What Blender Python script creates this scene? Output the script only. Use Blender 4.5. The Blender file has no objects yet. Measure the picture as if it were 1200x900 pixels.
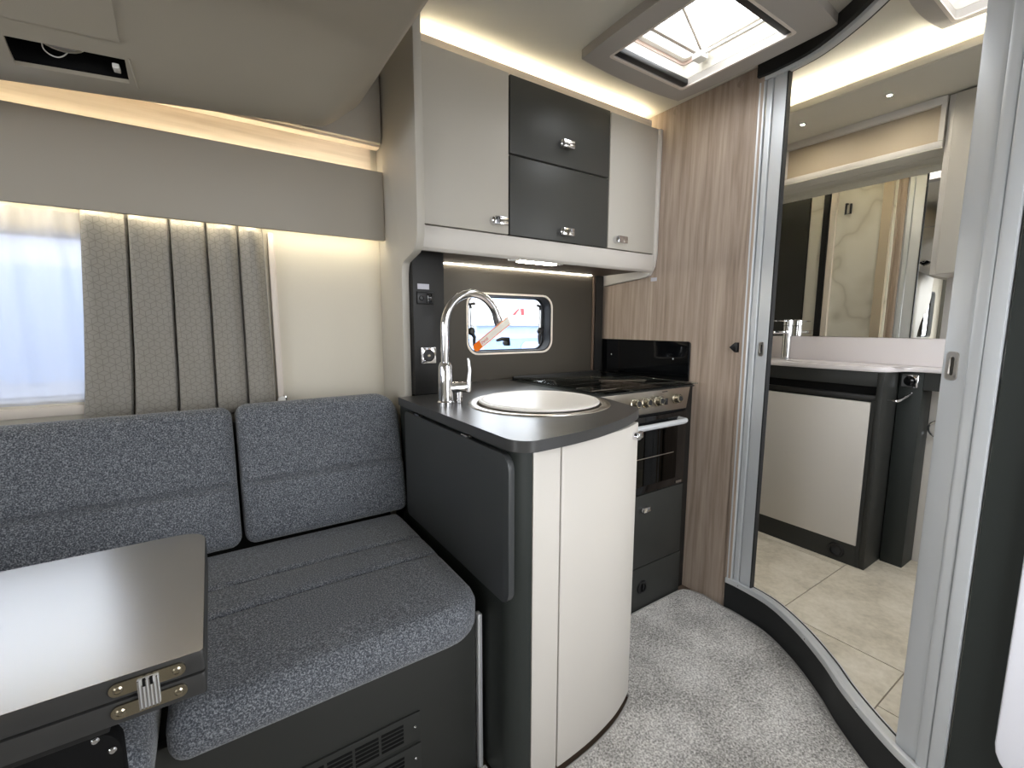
import bpy, bmesh, math, random
from mathutils import Vector, Matrix
random.seed(7)
S = bpy.context.scene
COL = S.collection
PI = math.pi

# ------------------------------------------------------------------ camera
cam_d = bpy.data.cameras.new('camera')
cam = bpy.data.objects.new('camera', cam_d)
COL.objects.link(cam)
cam_d.sensor_fit = 'HORIZONTAL'
cam_d.sensor_width = 36.0
cam_d.lens = 36.0 * 528.0 / 1200.0
cam_d.clip_start = 0.02
VX = Vector((0.83257798, -0.06972841, 0.54950147))     # world axes seen in the camera (right, down, forward)
VY = Vector((-0.55390519, -0.1078864, 0.82556015))
VZ = Vector((0.00171874, -0.99171492, -0.12844677))
right = Vector((VX.x, VY.x, VZ.x))
up = -Vector((VX.y, VY.y, VZ.y))
back = -Vector((VX.z, VY.z, VZ.z))
m = Matrix((right, up, back)).transposed().to_4x4()
m.translation = (0, 0, 1.15)
cam.matrix_world = m
S.camera = cam

# ------------------------------------------------------------------ world, exposure
w = bpy.data.worlds.new('overcast_sky')
S.world = w
w.use_nodes = True
bg = w.node_tree.nodes['Background']
bg.inputs[0].default_value = (0.95, 0.975, 1.0, 1)
bg.inputs[1].default_value = 6.0
S.view_settings.view_transform = 'Standard'
S.view_settings.look = 'None'
S.view_settings.gamma = 1
S.view_settings.use_curve_mapping = False
S.view_settings.exposure = 0.52


def portal(name, loc, sx, sy, rot):
    l = bpy.data.lights.new(name, 'AREA')
    l.shape = 'RECTANGLE'; l.size = sx; l.size_y = sy
    l.cycles.is_portal = True
    o = bpy.data.objects.new(name, l); COL.objects.link(o)
    o.location = loc; o.rotation_euler = rot
    return o


portal('daylight_portal_kitchen_rooflight', (1.385, 0.985, 2.17), 0.44, 0.46, (0, 0, 0))
portal('daylight_portal_sofa_window', (-0.50, 1.80, 1.17), 1.2, 0.5, (-PI / 2, 0, 0))
portal('daylight_portal_kitchen_window', (1.13, 1.80, 1.16), 0.5, 0.3, (-PI / 2, 0, 0))
portal('daylight_portal_washroom_rooflight', (1.745, 0.085, 2.17), 0.3, 0.85, (0, 0, 0))
portal('daylight_portal_windscreen', (-2.42, 0.62, 1.35), 0.85, 1.6, (0, -PI / 2, 0))
portal('daylight_portal_added_opening', (0.69, -0.52, 1.175), 0.70, 1.3, (PI / 2, 0, 0))  # unseen opening behind the camera, added to light the kitchen front and floor
portal('daylight_portal_added_washroom_opening', (1.9, -0.52, 1.3), 0.75, 0.75, (PI / 2, 0, 0))  # unseen opening added to brighten the washroom
portal('daylight_portal_cab_window', (-1.85, 1.80, 1.28), 0.7, 0.5, (-PI / 2, 0, 0))

# ------------------------------------------------------------------ materials
MATS = {}


def lin(c):
    return tuple(((v / 255 + 0.055) / 1.055) ** 2.4 if v / 255 > 0.04045 else v / 255 / 12.92 for v in c)


class N:
    """tiny node helper"""
    def __init__(self, name):
        self.m = bpy.data.materials.new(name); self.m.use_nodes = True
        self.t = self.m.node_tree; self.p = self.t.nodes['Principled BSDF']
        self.out = self.t.nodes['Material Output']
        MATS[name] = self.m

    def n(self, typ, **k):
        x = self.t.nodes.new(typ)
        for a, v in k.items():
            if a.startswith('i_'):
                x.inputs[int(a[2:])].default_value = v
            else:
                setattr(x, a, v)
        return x

    def l(self, a, b):
        self.t.links.new(a, b)

    def coord(self, scale=(1, 1, 1)):
        c = self.n('ShaderNodeTexCoord'); mp = self.n('ShaderNodeMapping')
        mp.inputs['Scale'].default_value = scale
        self.l(c.outputs['Object'], mp.inputs[0])
        return mp.outputs[0]

    def noise(self, scale, detail=2, rough=0.5, vec=None):
        x = self.n('ShaderNodeTexNoise'); x.inputs['Scale'].default_value = scale
        x.inputs['Detail'].default_value = detail; x.inputs['Roughness'].default_value = rough
        self.l(vec if vec else self.coord(), x.inputs['Vector'])
        return x.outputs['Fac']

    def ramp(self, fac, stops):
        r = self.n('ShaderNodeValToRGB')
        e = r.color_ramp.elements
        while len(e) < len(stops):
            e.new(0.5)
        for el, (p, c) in zip(e, stops):
            el.position = p; el.color = (*c, 1)
        self.l(fac, r.inputs[0])
        return r.outputs[0]

    def bump(self, h, strength=0.2, dist=0.002):
        b = self.n('ShaderNodeBump'); b.inputs['Strength'].default_value = strength
        b.inputs['Distance'].default_value = dist
        self.l(h, b.inputs['Height']); self.l(b.outputs[0], self.p.inputs['Normal'])

    def set(self, col=None, rough=0.5, metal=0.0, spec=0.5):
        if col:
            self.p.inputs['Base Color'].default_value = (*col, 1)
        self.p.inputs['Roughness'].default_value = rough
        self.p.inputs['Metallic'].default_value = metal
        self.p.inputs['Specular IOR Level'].default_value = spec
        return self


def plain(name, col, rough=0.5, metal=0.0, spec=0.5, grain=0.0, gscale=400):
    x = N(name).set(lin(col), rough, metal, spec)
    if grain:
        x.bump(x.noise(gscale, 2), grain, 0.001)
    return x


plain('cabinet_white', (206, 201, 194), 0.42, spec=0.4)
plain('cabinet_grey', (186, 181, 171), 0.45, spec=0.4)
plain('cream_wall', (214, 207, 192), 0.6, grain=0.15, gscale=250)
plain('pelmet_grey', (166, 159, 147), 0.55)
plain('ceiling_board', (214, 209, 196), 0.55, grain=0.1, gscale=300)
plain('moulding_beige', (162, 154, 139), 0.5, grain=0.2, gscale=500)
plain('anthracite', (46, 47, 45), 0.5, spec=0.35)
plain('anthracite_door', (66, 66, 63), 0.42, spec=0.4)
plain('anthracite_green', (40, 44, 42), 0.5, spec=0.35)
plain('splash_dark', (63, 58, 50), 0.5, spec=0.35)
plain('worktop_dark', (65, 65, 65), 0.28, spec=0.5)
plain('worktop_edge', (50, 50, 50), 0.4)
plain('table_top', (200, 198, 195), 0.26, 0.85)
plain('flap_grey', (58, 60, 61), 0.42, spec=0.4)
plain('black_plastic', (18, 18, 19), 0.4)
plain('black_gloss', (8, 9, 11), 0.08)
plain('black_matt', (9, 9, 10), 0.75, spec=0.2)
plain('near_black', (23, 22, 21), 0.5)
plain('white_plastic', (232, 230, 224), 0.4)
plain('warm_plastic', (226, 216, 205), 0.45)
plain('grey_plastic', (174, 168, 161), 0.45)
plain('rooflight_liner', (206, 184, 172), 0.5)
plain('label_grey', (190, 190, 200), 0.5)
plain('screw_silver', (215, 215, 215), 0.25, 1.0)
plain('chrome', (225, 225, 228), 0.08, 1.0)
plain('aluminium', (222, 224, 226), 0.35, 0.55)
plain('alu_paint', (206, 209, 212), 0.38, 0.3)
plain('brass_nickel', (168, 160, 142), 0.25, 1.0)
plain('steel', (196, 190, 182), 0.28, 1.0)
plain('sink_cover', (232, 227, 220), 0.35, spec=0.5)
plain('basin_white', (226, 220, 220), 0.3)
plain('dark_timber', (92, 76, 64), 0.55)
plain('leather_dark', (40, 43, 48), 0.5)
plain('cab_grey', (150, 148, 142), 0.6)
plain('vehicle_white', (238, 238, 240), 0.25)
plain('vehicle_blue', (150, 170, 205), 0.2)
plain('vehicle_glass', (112, 142, 188), 0.1)
plain('van_paint', (150, 158, 178), 0.3)
plain('mark_red', (205, 30, 40), 0.4)
plain('asphalt', (120, 120, 122), 0.9, grain=0.4)
plain('sill_black', (26, 28, 29), 0.45, spec=0.35)
plain('seal_rubber', (24, 25, 28), 0.6)
plain('niche_beige', (184, 170, 148), 0.6, grain=0.1)
plain('soffit_grey', (204, 200, 188), 0.6)
plain('door_panel_white', (232, 232, 240), 0.4)
plain('binding_grey', (150, 147, 143), 0.9)
N('mirror_silver').set((0.93, 0.93, 0.90), 0.0, 1.0)


def emis(name, col, strength):
    x = N(name); t = x.t
    e = x.n('ShaderNodeEmission'); e.inputs[0].default_value = (*col, 1); e.inputs[1].default_value = strength
    x.l(e.outputs[0], x.out.inputs[0])


WARM = (1.0, 0.89, 0.64)
emis('led_warm', WARM, 23)
emis('led_cornice', WARM, 44)
emis('led_wash', (1.0, 0.94, 0.76), 38)
emis('led_task', (1.0, 0.92, 0.76), 40)
emis('led_spot', (1.0, 0.92, 0.76), 1500)


def pane(name, tint, ior=1.45, rough=0.0):
    x = N(name)
    tr = x.n('ShaderNodeBsdfTransparent'); tr.inputs[0].default_value = (*tint, 1)
    gl = x.n('ShaderNodeBsdfGlossy'); gl.inputs['Roughness'].default_value = rough
    fr = x.n('ShaderNodeFresnel'); fr.inputs[0].default_value = ior
    mx = x.n('ShaderNodeMixShader')
    x.l(fr.outputs[0], mx.inputs[0]); x.l(tr.outputs[0], mx.inputs[1]); x.l(gl.outputs[0], mx.inputs[2])
    x.l(mx.outputs[0], x.out.inputs[0])


pane('window_glass', (0.93, 0.95, 0.97))
pane('hob_glass', (0.90, 0.96, 0.96), 1.15)
pane('oven_glass', (0.10, 0.11, 0.12))

x = N('rooflight_acrylic')
tl = x.n('ShaderNodeBsdfTranslucent'); tl.inputs[0].default_value = (0.95, 0.96, 0.97, 1)
tr = x.n('ShaderNodeBsdfTransparent'); tr.inputs[0].default_value = (0.95, 0.96, 0.97, 1)
mx = x.n('ShaderNodeMixShader'); mx.inputs[0].default_value = 0.7
x.l(tl.outputs[0], mx.inputs[1]); x.l(tr.outputs[0], mx.inputs[2]); x.l(mx.outputs[0], x.out.inputs[0])

for nm, cc in (('tag_white', (0.95, 0.92, 0.86, 1)), ('tag_orange', (1.0, 0.33, 0.04, 1))):
    x = N(nm)
    tl = x.n('ShaderNodeBsdfTranslucent'); tl.inputs[0].default_value = cc
    df = x.n('ShaderNodeBsdfDiffuse'); df.inputs[0].default_value = cc
    mx = x.n('ShaderNodeMixShader'); mx.inputs[0].default_value = 0.5
    x.l(tl.outputs[0], mx.inputs[1]); x.l(df.outputs[0], mx.inputs[2]); x.l(mx.outputs[0], x.out.inputs[0])

x = N('net_curtain')
tl = x.n('ShaderNodeBsdfTranslucent'); tl.inputs[0].default_value = (0.72, 0.73, 0.80, 1)
df = x.n('ShaderNodeBsdfDiffuse'); df.inputs[0].default_value = (0.85, 0.85, 0.87, 1)
tr = x.n('ShaderNodeBsdfTransparent')
m1 = x.n('ShaderNodeMixShader'); m1.inputs[0].default_value = 0.4
m2 = x.n('ShaderNodeMixShader'); m2.inputs[0].default_value = 0.20
x.l(tl.outputs[0], m1.inputs[1]); x.l(df.outputs[0], m1.inputs[2])
x.l(m1.outputs[0], m2.inputs[1]); x.l(tr.outputs[0], m2.inputs[2]); x.l(m2.outputs[0], x.out.inputs[0])


def wood(name, c0, c1, c2, axis='z', rough=0.5):
    x = N(name).set(rough=rough, spec=0.35)
    sc = {'z': (1, 1, 0.045), 'x': (0.045, 1, 1)}[axis]
    v = x.coord(sc)
    n1 = x.noise(130, 4, 0.65, v)
    n2 = x.noise(26, 2, 0.5, v)
    mul = x.n('ShaderNodeMath', operation='MULTIPLY_ADD'); mul.inputs[1].default_value = 0.55
    ad = x.n('ShaderNodeMath', operation='MULTIPLY'); ad.inputs[1].default_value = 0.45
    x.l(n2, ad.inputs[0]); x.l(n1, mul.inputs[0]); x.l(ad.outputs[0], mul.inputs[2])
    # cathedral figure
    wv = x.n('ShaderNodeTexWave', wave_type='BANDS', bands_direction='DIAGONAL')
    wv.inputs['Scale'].default_value = 16; wv.inputs['Distortion'].default_value = 11
    wv.inputs['Detail'].default_value = 2; wv.inputs['Detail Scale'].default_value = 1.2
    x.l(v, wv.inputs['Vector'])
    mixf = x.n('ShaderNodeMix'); mixf.inputs[0].default_value = 0.13
    x.l(mul.outputs[0], mixf.inputs[2]); x.l(wv.outputs['Fac'], mixf.inputs[3])
    c = x.ramp(mixf.outputs[0], [(0.28, lin(c0)), (0.5, lin(c1)), (0.74, lin(c2))])
    x.l(c, x.p.inputs['Base Color'])
    x.bump(n1, 0.08, 0.001)


wood('wood_partition', (136, 119, 105), (164, 147, 133), (186, 170, 155))
wood('wood_strip', (206, 190, 172), (222, 207, 190), (234, 221, 206), 'x')

x = N('sofa_fabric').set(rough=0.95, spec=0.15)
v = x.coord()
n1 = x.noise(330, 2, 0.7, v)
c = x.ramp(n1, [(0.36, lin((60, 63, 69))), (0.52, lin((98, 102, 109))), (0.66, lin((150, 153, 158)))])
x.l(c, x.p.inputs['Base Color'])
x.bump(n1, 0.35, 0.0015)
x.p.inputs['Sheen Weight'].default_value = 0.25

x = N('carpet_pile').set(rough=1.0, spec=0.1)
n1 = x.noise(170, 3, 0.75)
n2 = x.noise(7, 2)
mixf = x.n('ShaderNodeMix'); mixf.inputs[0].default_value = 0.22
x.l(n1, mixf.inputs[2]); x.l(n2, mixf.inputs[3])
c = x.ramp(mixf.outputs[0], [(0.36, lin((112, 109, 106))), (0.5, lin((182, 179, 175))), (0.62, lin((230, 227, 223)))])
x.l(c, x.p.inputs['Base Color'])
x.bump(n1, 0.8, 0.006)

x = N('floor_tile').set(rough=0.55, spec=0.35)
n1 = x.noise(6, 4, 0.6); n2 = x.noise(60, 3, 0.6)
mixf = x.n('ShaderNodeMix'); mixf.inputs[0].default_value = 0.3
x.l(n1, mixf.inputs[2]); x.l(n2, mixf.inputs[3])
c = x.ramp(mixf.outputs[0], [(0.32, lin((176, 167, 149))), (0.5, lin((206, 197, 179))), (0.68, lin((224, 216, 201)))])
x.l(c, x.p.inputs['Base Color'])
plain('grout', (134, 124, 108), 0.8)

x = N('marble_panel').set(rough=0.3)
n1 = x.noise(1.6, 3, 0.55)
sub = x.n('ShaderNodeMath', operation='SUBTRACT'); sub.inputs[1].default_value = 0.5
ab = x.n('ShaderNodeMath', operation='ABSOLUTE')
x.l(n1, sub.inputs[0]); x.l(sub.outputs[0], ab.inputs[0])
c = x.ramp(ab.outputs[0], [(0.0, lin((200, 195, 182))), (0.012, lin((216, 212, 200))), (0.05, lin((228, 225, 215)))])
x.l(c, x.p.inputs['Base Color'])

# curtain: woven cube (rhombille) line pattern in satin
x = N('curtain_cloth').set(rough=0.5, spec=0.4)
A = 0.0150
c0 = x.n('ShaderNodeTexCoord')
sx = x.n('ShaderNodeSeparateXYZ'); x.l(c0.outputs['Object'], sx.inputs[0])
cb = x.n('ShaderNodeCombineXYZ'); x.l(sx.outputs[0], cb.inputs[0]); x.l(sx.outputs[2], cb.inputs[1])


def cell(off):
    a = x.n('ShaderNodeVectorMath', operation='ADD'); a.inputs[1].default_value = off
    x.l(cb.outputs[0], a.inputs[0])
    wv = x.n('ShaderNodeVectorMath', operation='WRAP')
    wv.inputs[1].default_value = (A * 3 ** 0.5 / 2, A * 1.5, 1); wv.inputs[2].default_value = (-A * 3 ** 0.5 / 2, -A * 1.5, -1)
    x.l(a.outputs[0], wv.inputs[0])
    ln = x.n('ShaderNodeVectorMath', operation='LENGTH'); x.l(wv.outputs[0], ln.inputs[0])
    return wv.outputs[0], ln.outputs['Value']


p1, l1 = cell((0, 0, 0)); p2, l2 = cell((A * 3 ** 0.5 / 2, A * 1.5, 0))
lt = x.n('ShaderNodeMath', operation='LESS_THAN'); x.l(l2, lt.inputs[0]); x.l(l1, lt.inputs[1])
mv = x.n('ShaderNodeMix', data_type='VECTOR'); x.l(lt.outputs[0], mv.inputs[0])
x.l(p1, mv.inputs[4]); x.l(p2, mv.inputs[5])
av = x.n('ShaderNodeVectorMath', operation='ABSOLUTE'); x.l(mv.outputs[1], av.inputs[0])
s2 = x.n('ShaderNodeSeparateXYZ'); x.l(av.outputs[0], s2.inputs[0])
ma = x.n('ShaderNodeMath', operation='MULTIPLY'); ma.inputs[1].default_value = 0.5; x.l(s2.outputs[0], ma.inputs[0])
mb = x.n('ShaderNodeMath', operation='MULTIPLY_ADD'); mb.inputs[1].default_value = -0.866
x.l(s2.outputs[1], mb.inputs[0]); x.l(ma.outputs[0], mb.inputs[2])
mc = x.n('ShaderNodeMath', operation='ABSOLUTE'); x.l(mb.outputs[0], mc.inputs[0])
mn = x.n('ShaderNodeMath', operation='MINIMUM'); x.l(s2.outputs[0], mn.inputs[0]); x.l(mc.outputs[0], mn.inputs[1])
lw = x.n('ShaderNodeMath', operation='LESS_THAN'); lw.inputs[1].default_value = 0.0009; x.l(mn.outputs[0], lw.inputs[0])
c = x.ramp(lw.outputs[0], [(0.0, lin((142, 137, 129))), (1.0, lin((123, 118, 110)))])
x.l(c, x.p.inputs['Base Color'])
x.p.inputs['Sheen Weight'].default_value = 0.3

# ------------------------------------------------------------------ mesh helpers


def bm():
    return bmesh.new()


def box(b, x0, x1, y0, y1, z0, z1, bev=0.0, seg=2):
    t = bmesh.new()
    r = bmesh.ops.create_cube(t, size=1)
    for v in t.verts:
        v.co = Vector((x0 + (v.co.x + .5) * (x1 - x0), y0 + (v.co.y + .5) * (y1 - y0), z0 + (v.co.z + .5) * (z1 - z0)))
    if bev:
        bmesh.ops.bevel(t, geom=t.edges[:], offset=bev, segments=seg, affect='EDGES', profile=0.5)
    join(b, t)
    return b


def join(b, t):
    me = bpy.data.meshes.new('tmp'); t.to_mesh(me); t.free()
    b.from_mesh(me); bpy.data.meshes.remove(me)


def prism(b, pts, axis, a0, a1, bev=0.0, holes=(), seg=2):
    """extrude a 2-D outline (optionally with holes) along an axis; pts in the other two axes in order"""
    t = bmesh.new()

    def P(p, a):
        return {'z': (p[0], p[1], a), 'y': (p[0], a, p[1]), 'x': (a, p[0], p[1])}[axis]
    if not holes:
        vs = [t.verts.new(P(p, a0)) for p in pts]
        f = t.faces.new(vs)
        r = bmesh.ops.extrude_face_region(t, geom=[f])
        d = Vector(P((0, 0), a1)) - Vector(P((0, 0), a0))
        bmesh.ops.translate(t, verts=[g for g in r['geom'] if isinstance(g, bmesh.types.BMVert)], vec=d)
    else:
        for a in (a0, a1):
            edges = []
            for loop in [pts] + list(holes):
                vs = [t.verts.new(P(p, a)) for p in loop]
                for i in range(len(vs)):
                    edges.append(t.edges.new((vs[i], vs[(i + 1) % len(vs)])))
            bmesh.ops.triangle_fill(t, edges=edges, use_beauty=True)
        n = sum(len(l) for l in [pts] + list(holes))
        t.verts.ensure_lookup_table()
        k = 0
        for loop in [pts] + list(holes):
            L = len(loop)
            for i in range(L):
                j = (i + 1) % L
                t.faces.new((t.verts[k + i], t.verts[k + j], t.verts[n + k + j], t.verts[n + k + i]))
            k += L
    bmesh.ops.recalc_face_normals(t, faces=t.faces[:])
    if bev:
        es = [e for e in t.edges if len(e.link_faces) == 2 and e.calc_face_angle(0) > 0.6]
        bmesh.ops.bevel(t, geom=es, offset=bev, segments=seg, affect='EDGES', profile=0.5)
    join(b, t)
    return b


def rrect(x0, x1, y0, y1, r, n=6):
    """rounded rectangle; r one radius or four (bl, br, tr, tl)"""
    if not isinstance(r, (tuple, list)):
        r = (r,) * 4
    out = []
    for (cx, cy, a0, rr) in ((x0, y0, PI, r[0]), (x1, y0, 1.5 * PI, r[1]), (x1, y1, 0, r[2]), (x0, y1, .5 * PI, r[3])):
        if rr <= 0:
            out.append((cx, cy)); continue
        px = cx + (rr if cx == x0 else -rr); py = cy + (rr if cy == y0 else -rr)
        for i in range(n + 1):
            a = a0 + i / n * PI / 2
            out.append((px + rr * math.cos(a), py + rr * math.sin(a)))
    return out


def circ(cx, cy, r, n=32, ry=None):
    return [(cx + r * math.cos(2 * PI * i / n), cy + (ry or r) * math.sin(2 * PI * i / n)) for i in range(n)]


def tube(b, pts, r, n=10, closed=False, caps=True):
    """swept tube; r number or list"""
    pts = [Vector(p) for p in pts]
    L = len(pts)
    rs = r if isinstance(r, (list, tuple)) else [r] * L
    rings = []
    prev = None
    for i, p in enumerate(pts):
        if closed:
            d = (pts[(i + 1) % L] - pts[i - 1]).normalized()
        else:
            d = (pts[min(i + 1, L - 1)] - pts[max(i - 1, 0)]).normalized()
        if prev is None:
            a = Vector((0, 0, 1)) if abs(d.z) < 0.9 else Vector((1, 0, 0))
            u = d.cross(a).normalized()
        else:
            u = (prev - d * prev.dot(d)).normalized()
        prev = u
        v = d.cross(u)
        rings.append([b.verts.new(p + (u * math.cos(2 * PI * k / n) + v * math.sin(2 * PI * k / n)) * rs[i]) for k in range(n)])
    rng = range(L) if closed else range(L - 1)
    for i in rng:
        A_, B_ = rings[i], rings[(i + 1) % L]
        for k in range(n):
            b.faces.new((A_[k], A_[(k + 1) % n], B_[(k + 1) % n], B_[k]))
    if caps and not closed:
        b.faces.new(rings[0][::-1]); b.faces.new(rings[-1])
    return b


def lathe(b, prof, origin, axis=(0, 0, 1), n=32, close=False):
    """prof: (radius, height) list revolved about axis through origin"""
    ax = Vector(axis).normalized()
    a = Vector((1, 0, 0)) if abs(ax.x) < 0.9 else Vector((0, 1, 0))
    u = ax.cross(a).normalized(); v = ax.cross(u)
    o = Vector(origin)
    rings = []
    for (r, h) in prof:
        if r < 1e-6:
            rings.append([b.verts.new(o + ax * h)])
        else:
            rings.append([b.verts.new(o + ax * h + (u * math.cos(2 * PI * k / n) + v * math.sin(2 * PI * k / n)) * r) for k in range(n)])
    pairs = list(zip(rings, rings[1:]))
    if close:
        pairs.append((rings[-1], rings[0]))
    for A_, B_ in pairs:
        for k in range(n):
            q = []
            for z in ((A_[k % len(A_)]), (A_[(k + 1) % n % len(A_)]), (B_[(k + 1) % n % len(B_)]), (B_[k % len(B_)])):
                if z not in q:
                    q.append(z)
            if len(q) > 2:
                b.faces.new(q)
    return b


def offset(pts, d):
    """offset an open plan polyline to its left by d"""
    out = []
    for i, p in enumerate(pts):
        a = Vector(pts[max(i - 1, 0)]); c = Vector(pts[min(i + 1, len(pts) - 1)])
        t = (c - a).normalized()
        nrm = Vector((-t.y, t.x))
        out.append(tuple(Vector(p) + nrm * d))
    return out


def slab(b, pts, d0, d1, z0, z1, bev=0.0):
    """curved wall-like slab between two offsets of a plan polyline"""
    return prism(b, offset(pts, d0) + offset(pts, d1)[::-1], 'z', z0, z1, bev)


def smooth_curve(pts, n=8):
    """catmull-rom through points"""
    P = [Vector(p) for p in pts]
    out = []
    for i in range(len(P) - 1):
        p0 = P[max(i - 1, 0)]; p1 = P[i]; p2 = P[i + 1]; p3 = P[min(i + 2, len(P) - 1)]
        for k in range(n):
            t = k / n
            out.append(tuple(0.5 * ((2 * p1) + (-p0 + p2) * t + (2 * p0 - 5 * p1 + 4 * p2 - p3) * t * t + (-p0 + 3 * p1 - 3 * p2 + p3) * t ** 3)))
    out.append(tuple(P[-1]))
    return out


def base_of(o):
    p = Vector((0, 0, 0))
    while o:
        p += o.location; o = o.parent
    return p


def build(name, b, mat, parent=None, label=None, cat=None, group=None, kind=None, ang=35, recalc=True):
    if recalc:
        bmesh.ops.recalc_face_normals(b, faces=b.faces[:])
    xs = [v.co.x for v in b.verts]; ys = [v.co.y for v in b.verts]; zs = [v.co.z for v in b.verts]
    c = Vector(((min(xs) + max(xs)) / 2, (min(ys) + max(ys)) / 2, min(zs)))
    bmesh.ops.translate(b, verts=b.verts[:], vec=-c)
    me = bpy.data.meshes.new(name); b.to_mesh(me); b.free()
    me.polygons.foreach_set('use_smooth', [True] * len(me.polygons))
    me.set_sharp_from_angle(angle=math.radians(ang))
    me.materials.append(MATS[mat])
    o = bpy.data.objects.new(name, me); COL.objects.link(o)
    if parent:
        o.parent = parent; o.location = c - base_of(parent)
    else:
        o.location = c
    return tag(o, label, cat, group, kind)


def tag(o, label=None, cat=None, group=None, kind=None):
    if label: o['label'] = label
    if cat: o['category'] = cat
    if group: o['group'] = group
    if kind: o['kind'] = kind
    return o


def thing(name, loc, label, cat, group=None, kind=None):
    o = bpy.data.objects.new(name, None); COL.objects.link(o)
    o.location = loc; o.empty_display_size = 0.05
    return tag(o, label, cat, group, kind)


def bx(name, dims, mat, parent=None, bev=0.0, **k):
    return build(name, box(bm(), *dims, bev=bev), mat, parent, **k)


def text(name, body, size, mat, parent, loc, rot, ext=0.0003):
    cu = bpy.data.curves.new(name, 'FONT'); cu.body = body; cu.size = size; cu.extrude = ext
    cu.align_x = 'CENTER'; cu.align_y = 'CENTER'
    tmp = bpy.data.objects.new(name + '_t', cu)
    me = bpy.data.meshes.new_from_object(tmp)
    bpy.data.objects.remove(tmp)
    me.materials.clear(); me.materials.append(MATS[mat])
    o = bpy.data.objects.new(name, me); COL.objects.link(o)
    o.rotation_euler = rot
    if parent:
        o.parent = parent; o.location = Vector(loc) - base_of(parent)
    else:
        o.location = loc
    return o


CEIL = 2.07
YW = 1.72           # inner face of the long side wall
XP = 1.70           # kitchen side of the wood partition
FW = 0.12           # washroom floor level

# ------------------------------------------------------------------ setting
bx('floor', (-2.45, 1.72, -0.50, 1.75, -0.06, -0.012), 'dark_timber', kind='structure', label='dark vehicle floor under the grey carpet', cat='floor')

# long side wall with three window openings
W_SOFA = (-1.10, 0.13, 0.94, 1.40)
W_KIT = (0.905, 1.355, 1.03, 1.285)
W_CAB = (-2.2, -1.5, 1.02, 1.55)
b = prism(bm(), [(-2.45, -0.06), (2.60, -0.06), (2.60, 2.12), (-2.45, 2.12)], 'y', YW, YW + 0.035,
          holes=[rrect(*W_SOFA, 0.05), rrect(*W_KIT, 0.055), rrect(*W_CAB, 0.06)])
wall_back = build('wall_back', b, 'cream_wall', kind='structure', label='cream side wall behind the sofa and kitchen', cat='wall')

# ceiling with two rooflight openings
SKY = (1.175, 1.555, 0.775, 1.175)
SKY2 = (1.595, 1.888, -0.30, 0.488)  # washroom opening extended out of view to let in more daylight
b = prism(bm(), [(-2.45, -0.50), (2.60, -0.50), (2.60, 1.75), (-2.45, 1.75)], 'z', CEIL, CEIL + 0.05,
          holes=[rrect(*SKY, 0.01, 2), rrect(*SKY2, 0.01, 2)])
build('ceiling', b, 'ceiling_board', kind='structure', label='warm white ceiling board with two rooflight openings', cat='ceiling')

# wall on the entrance side, with unseen entrance and washroom openings added for daylight
b = prism(bm(), [(-2.45, -0.06), (2.60, -0.06), (2.60, 2.12), (-2.45, 2.12)], 'y', -0.50, -0.46,
          holes=[rrect(0.36, 1.02, 0.55, 1.80, 0.06), rrect(-2.2, -1.4, 1.02, 1.55, 0.06), rrect(1.55, 2.25, 0.95, 1.65, 0.06)])
build('wall_front', b, 'cream_wall', kind='structure', label='cream side wall on the entrance side with openings added for daylight', cat='wall')
# windscreen end
b = prism(bm(), [(-0.50, -0.06), (1.75, -0.06), (1.75, 2.12), (-0.50, 2.12)], 'x', -2.45, -2.41,
          holes=[rrect(-0.2, 1.45, 0.92, 1.78, 0.1)])
build('wall_cab', b, 'cab_grey', kind='structure', label='grey cab end wall framing the windscreen', cat='wall')
bx('wall_rear', (2.53, 2.60, -0.46, YW, -0.06, CEIL), 'cabinet_white', kind='structure', label='off-white washroom end wall behind the basin', cat='wall')

# wood partition between kitchen and washroom
pt = thing('wall_right', (XP + 0.015, 1.33, -0.012), 'taupe wood grain partition between cooker and washroom door', 'wall', kind='structure')
bx('panel', (XP, XP + 0.022, 0.965, YW, -0.012, CEIL - 0.001), 'wood_partition', pt)
bx('edge_post', (XP - 0.008, XP + 0.022, 0.935, 0.965, -0.012, CEIL - 0.001), 'wood_partition', pt, bev=0.004)
for yy, zz in ((1.31, 2.047), (1.028, 2.04)):
    build('screw_cap', lathe(bm(), [(0, 0.002), (0.011, 0.002), (0.013, 0)], (XP, yy, zz), (-1, 0, 0), 20), 'wood_partition', pt)
build('door_stop', prism(bm(), [(1.000, 1.068), (0.978, 1.087), (0.968, 1.087), (0.968, 1.049), (0.978, 1.049)], 'x', XP - 0.016, XP, bev=0.002), 'black_plastic', pt)
bx('sticker', (XP - 0.001, XP, 1.372, 1.405, 1.352, 1.368), 'label_grey', pt)

# ------------------------------------------------------------------ washroom doorway: S-curve plan
CURVE = smooth_curve([(1.688, 0.955), (1.690, 0.90), (1.672, 0.775), (1.604, 0.645), (1.513, 0.527), (1.441, 0.453),
                      (1.372, 0.367), (1.322, 0.292), (1.296, 0.235), (1.288, 0.205)], 6)


def sub(y_hi, y_lo):
    """piece of the doorway curve between two y values"""
    out = []
    for (a, c) in zip(CURVE, CURVE[1:]):
        for yy in (y_hi, y_lo):
            if c[1] <= yy <= a[1] and a[1] != c[1]:
                t = (a[1] - yy) / (a[1] - c[1])
                out.append((a[0] + (c[0] - a[0]) * t, yy))
        if y_lo < c[1] < y_hi:
            out.append(c)
    out.sort(key=lambda p: -p[1])
    return out


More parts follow.
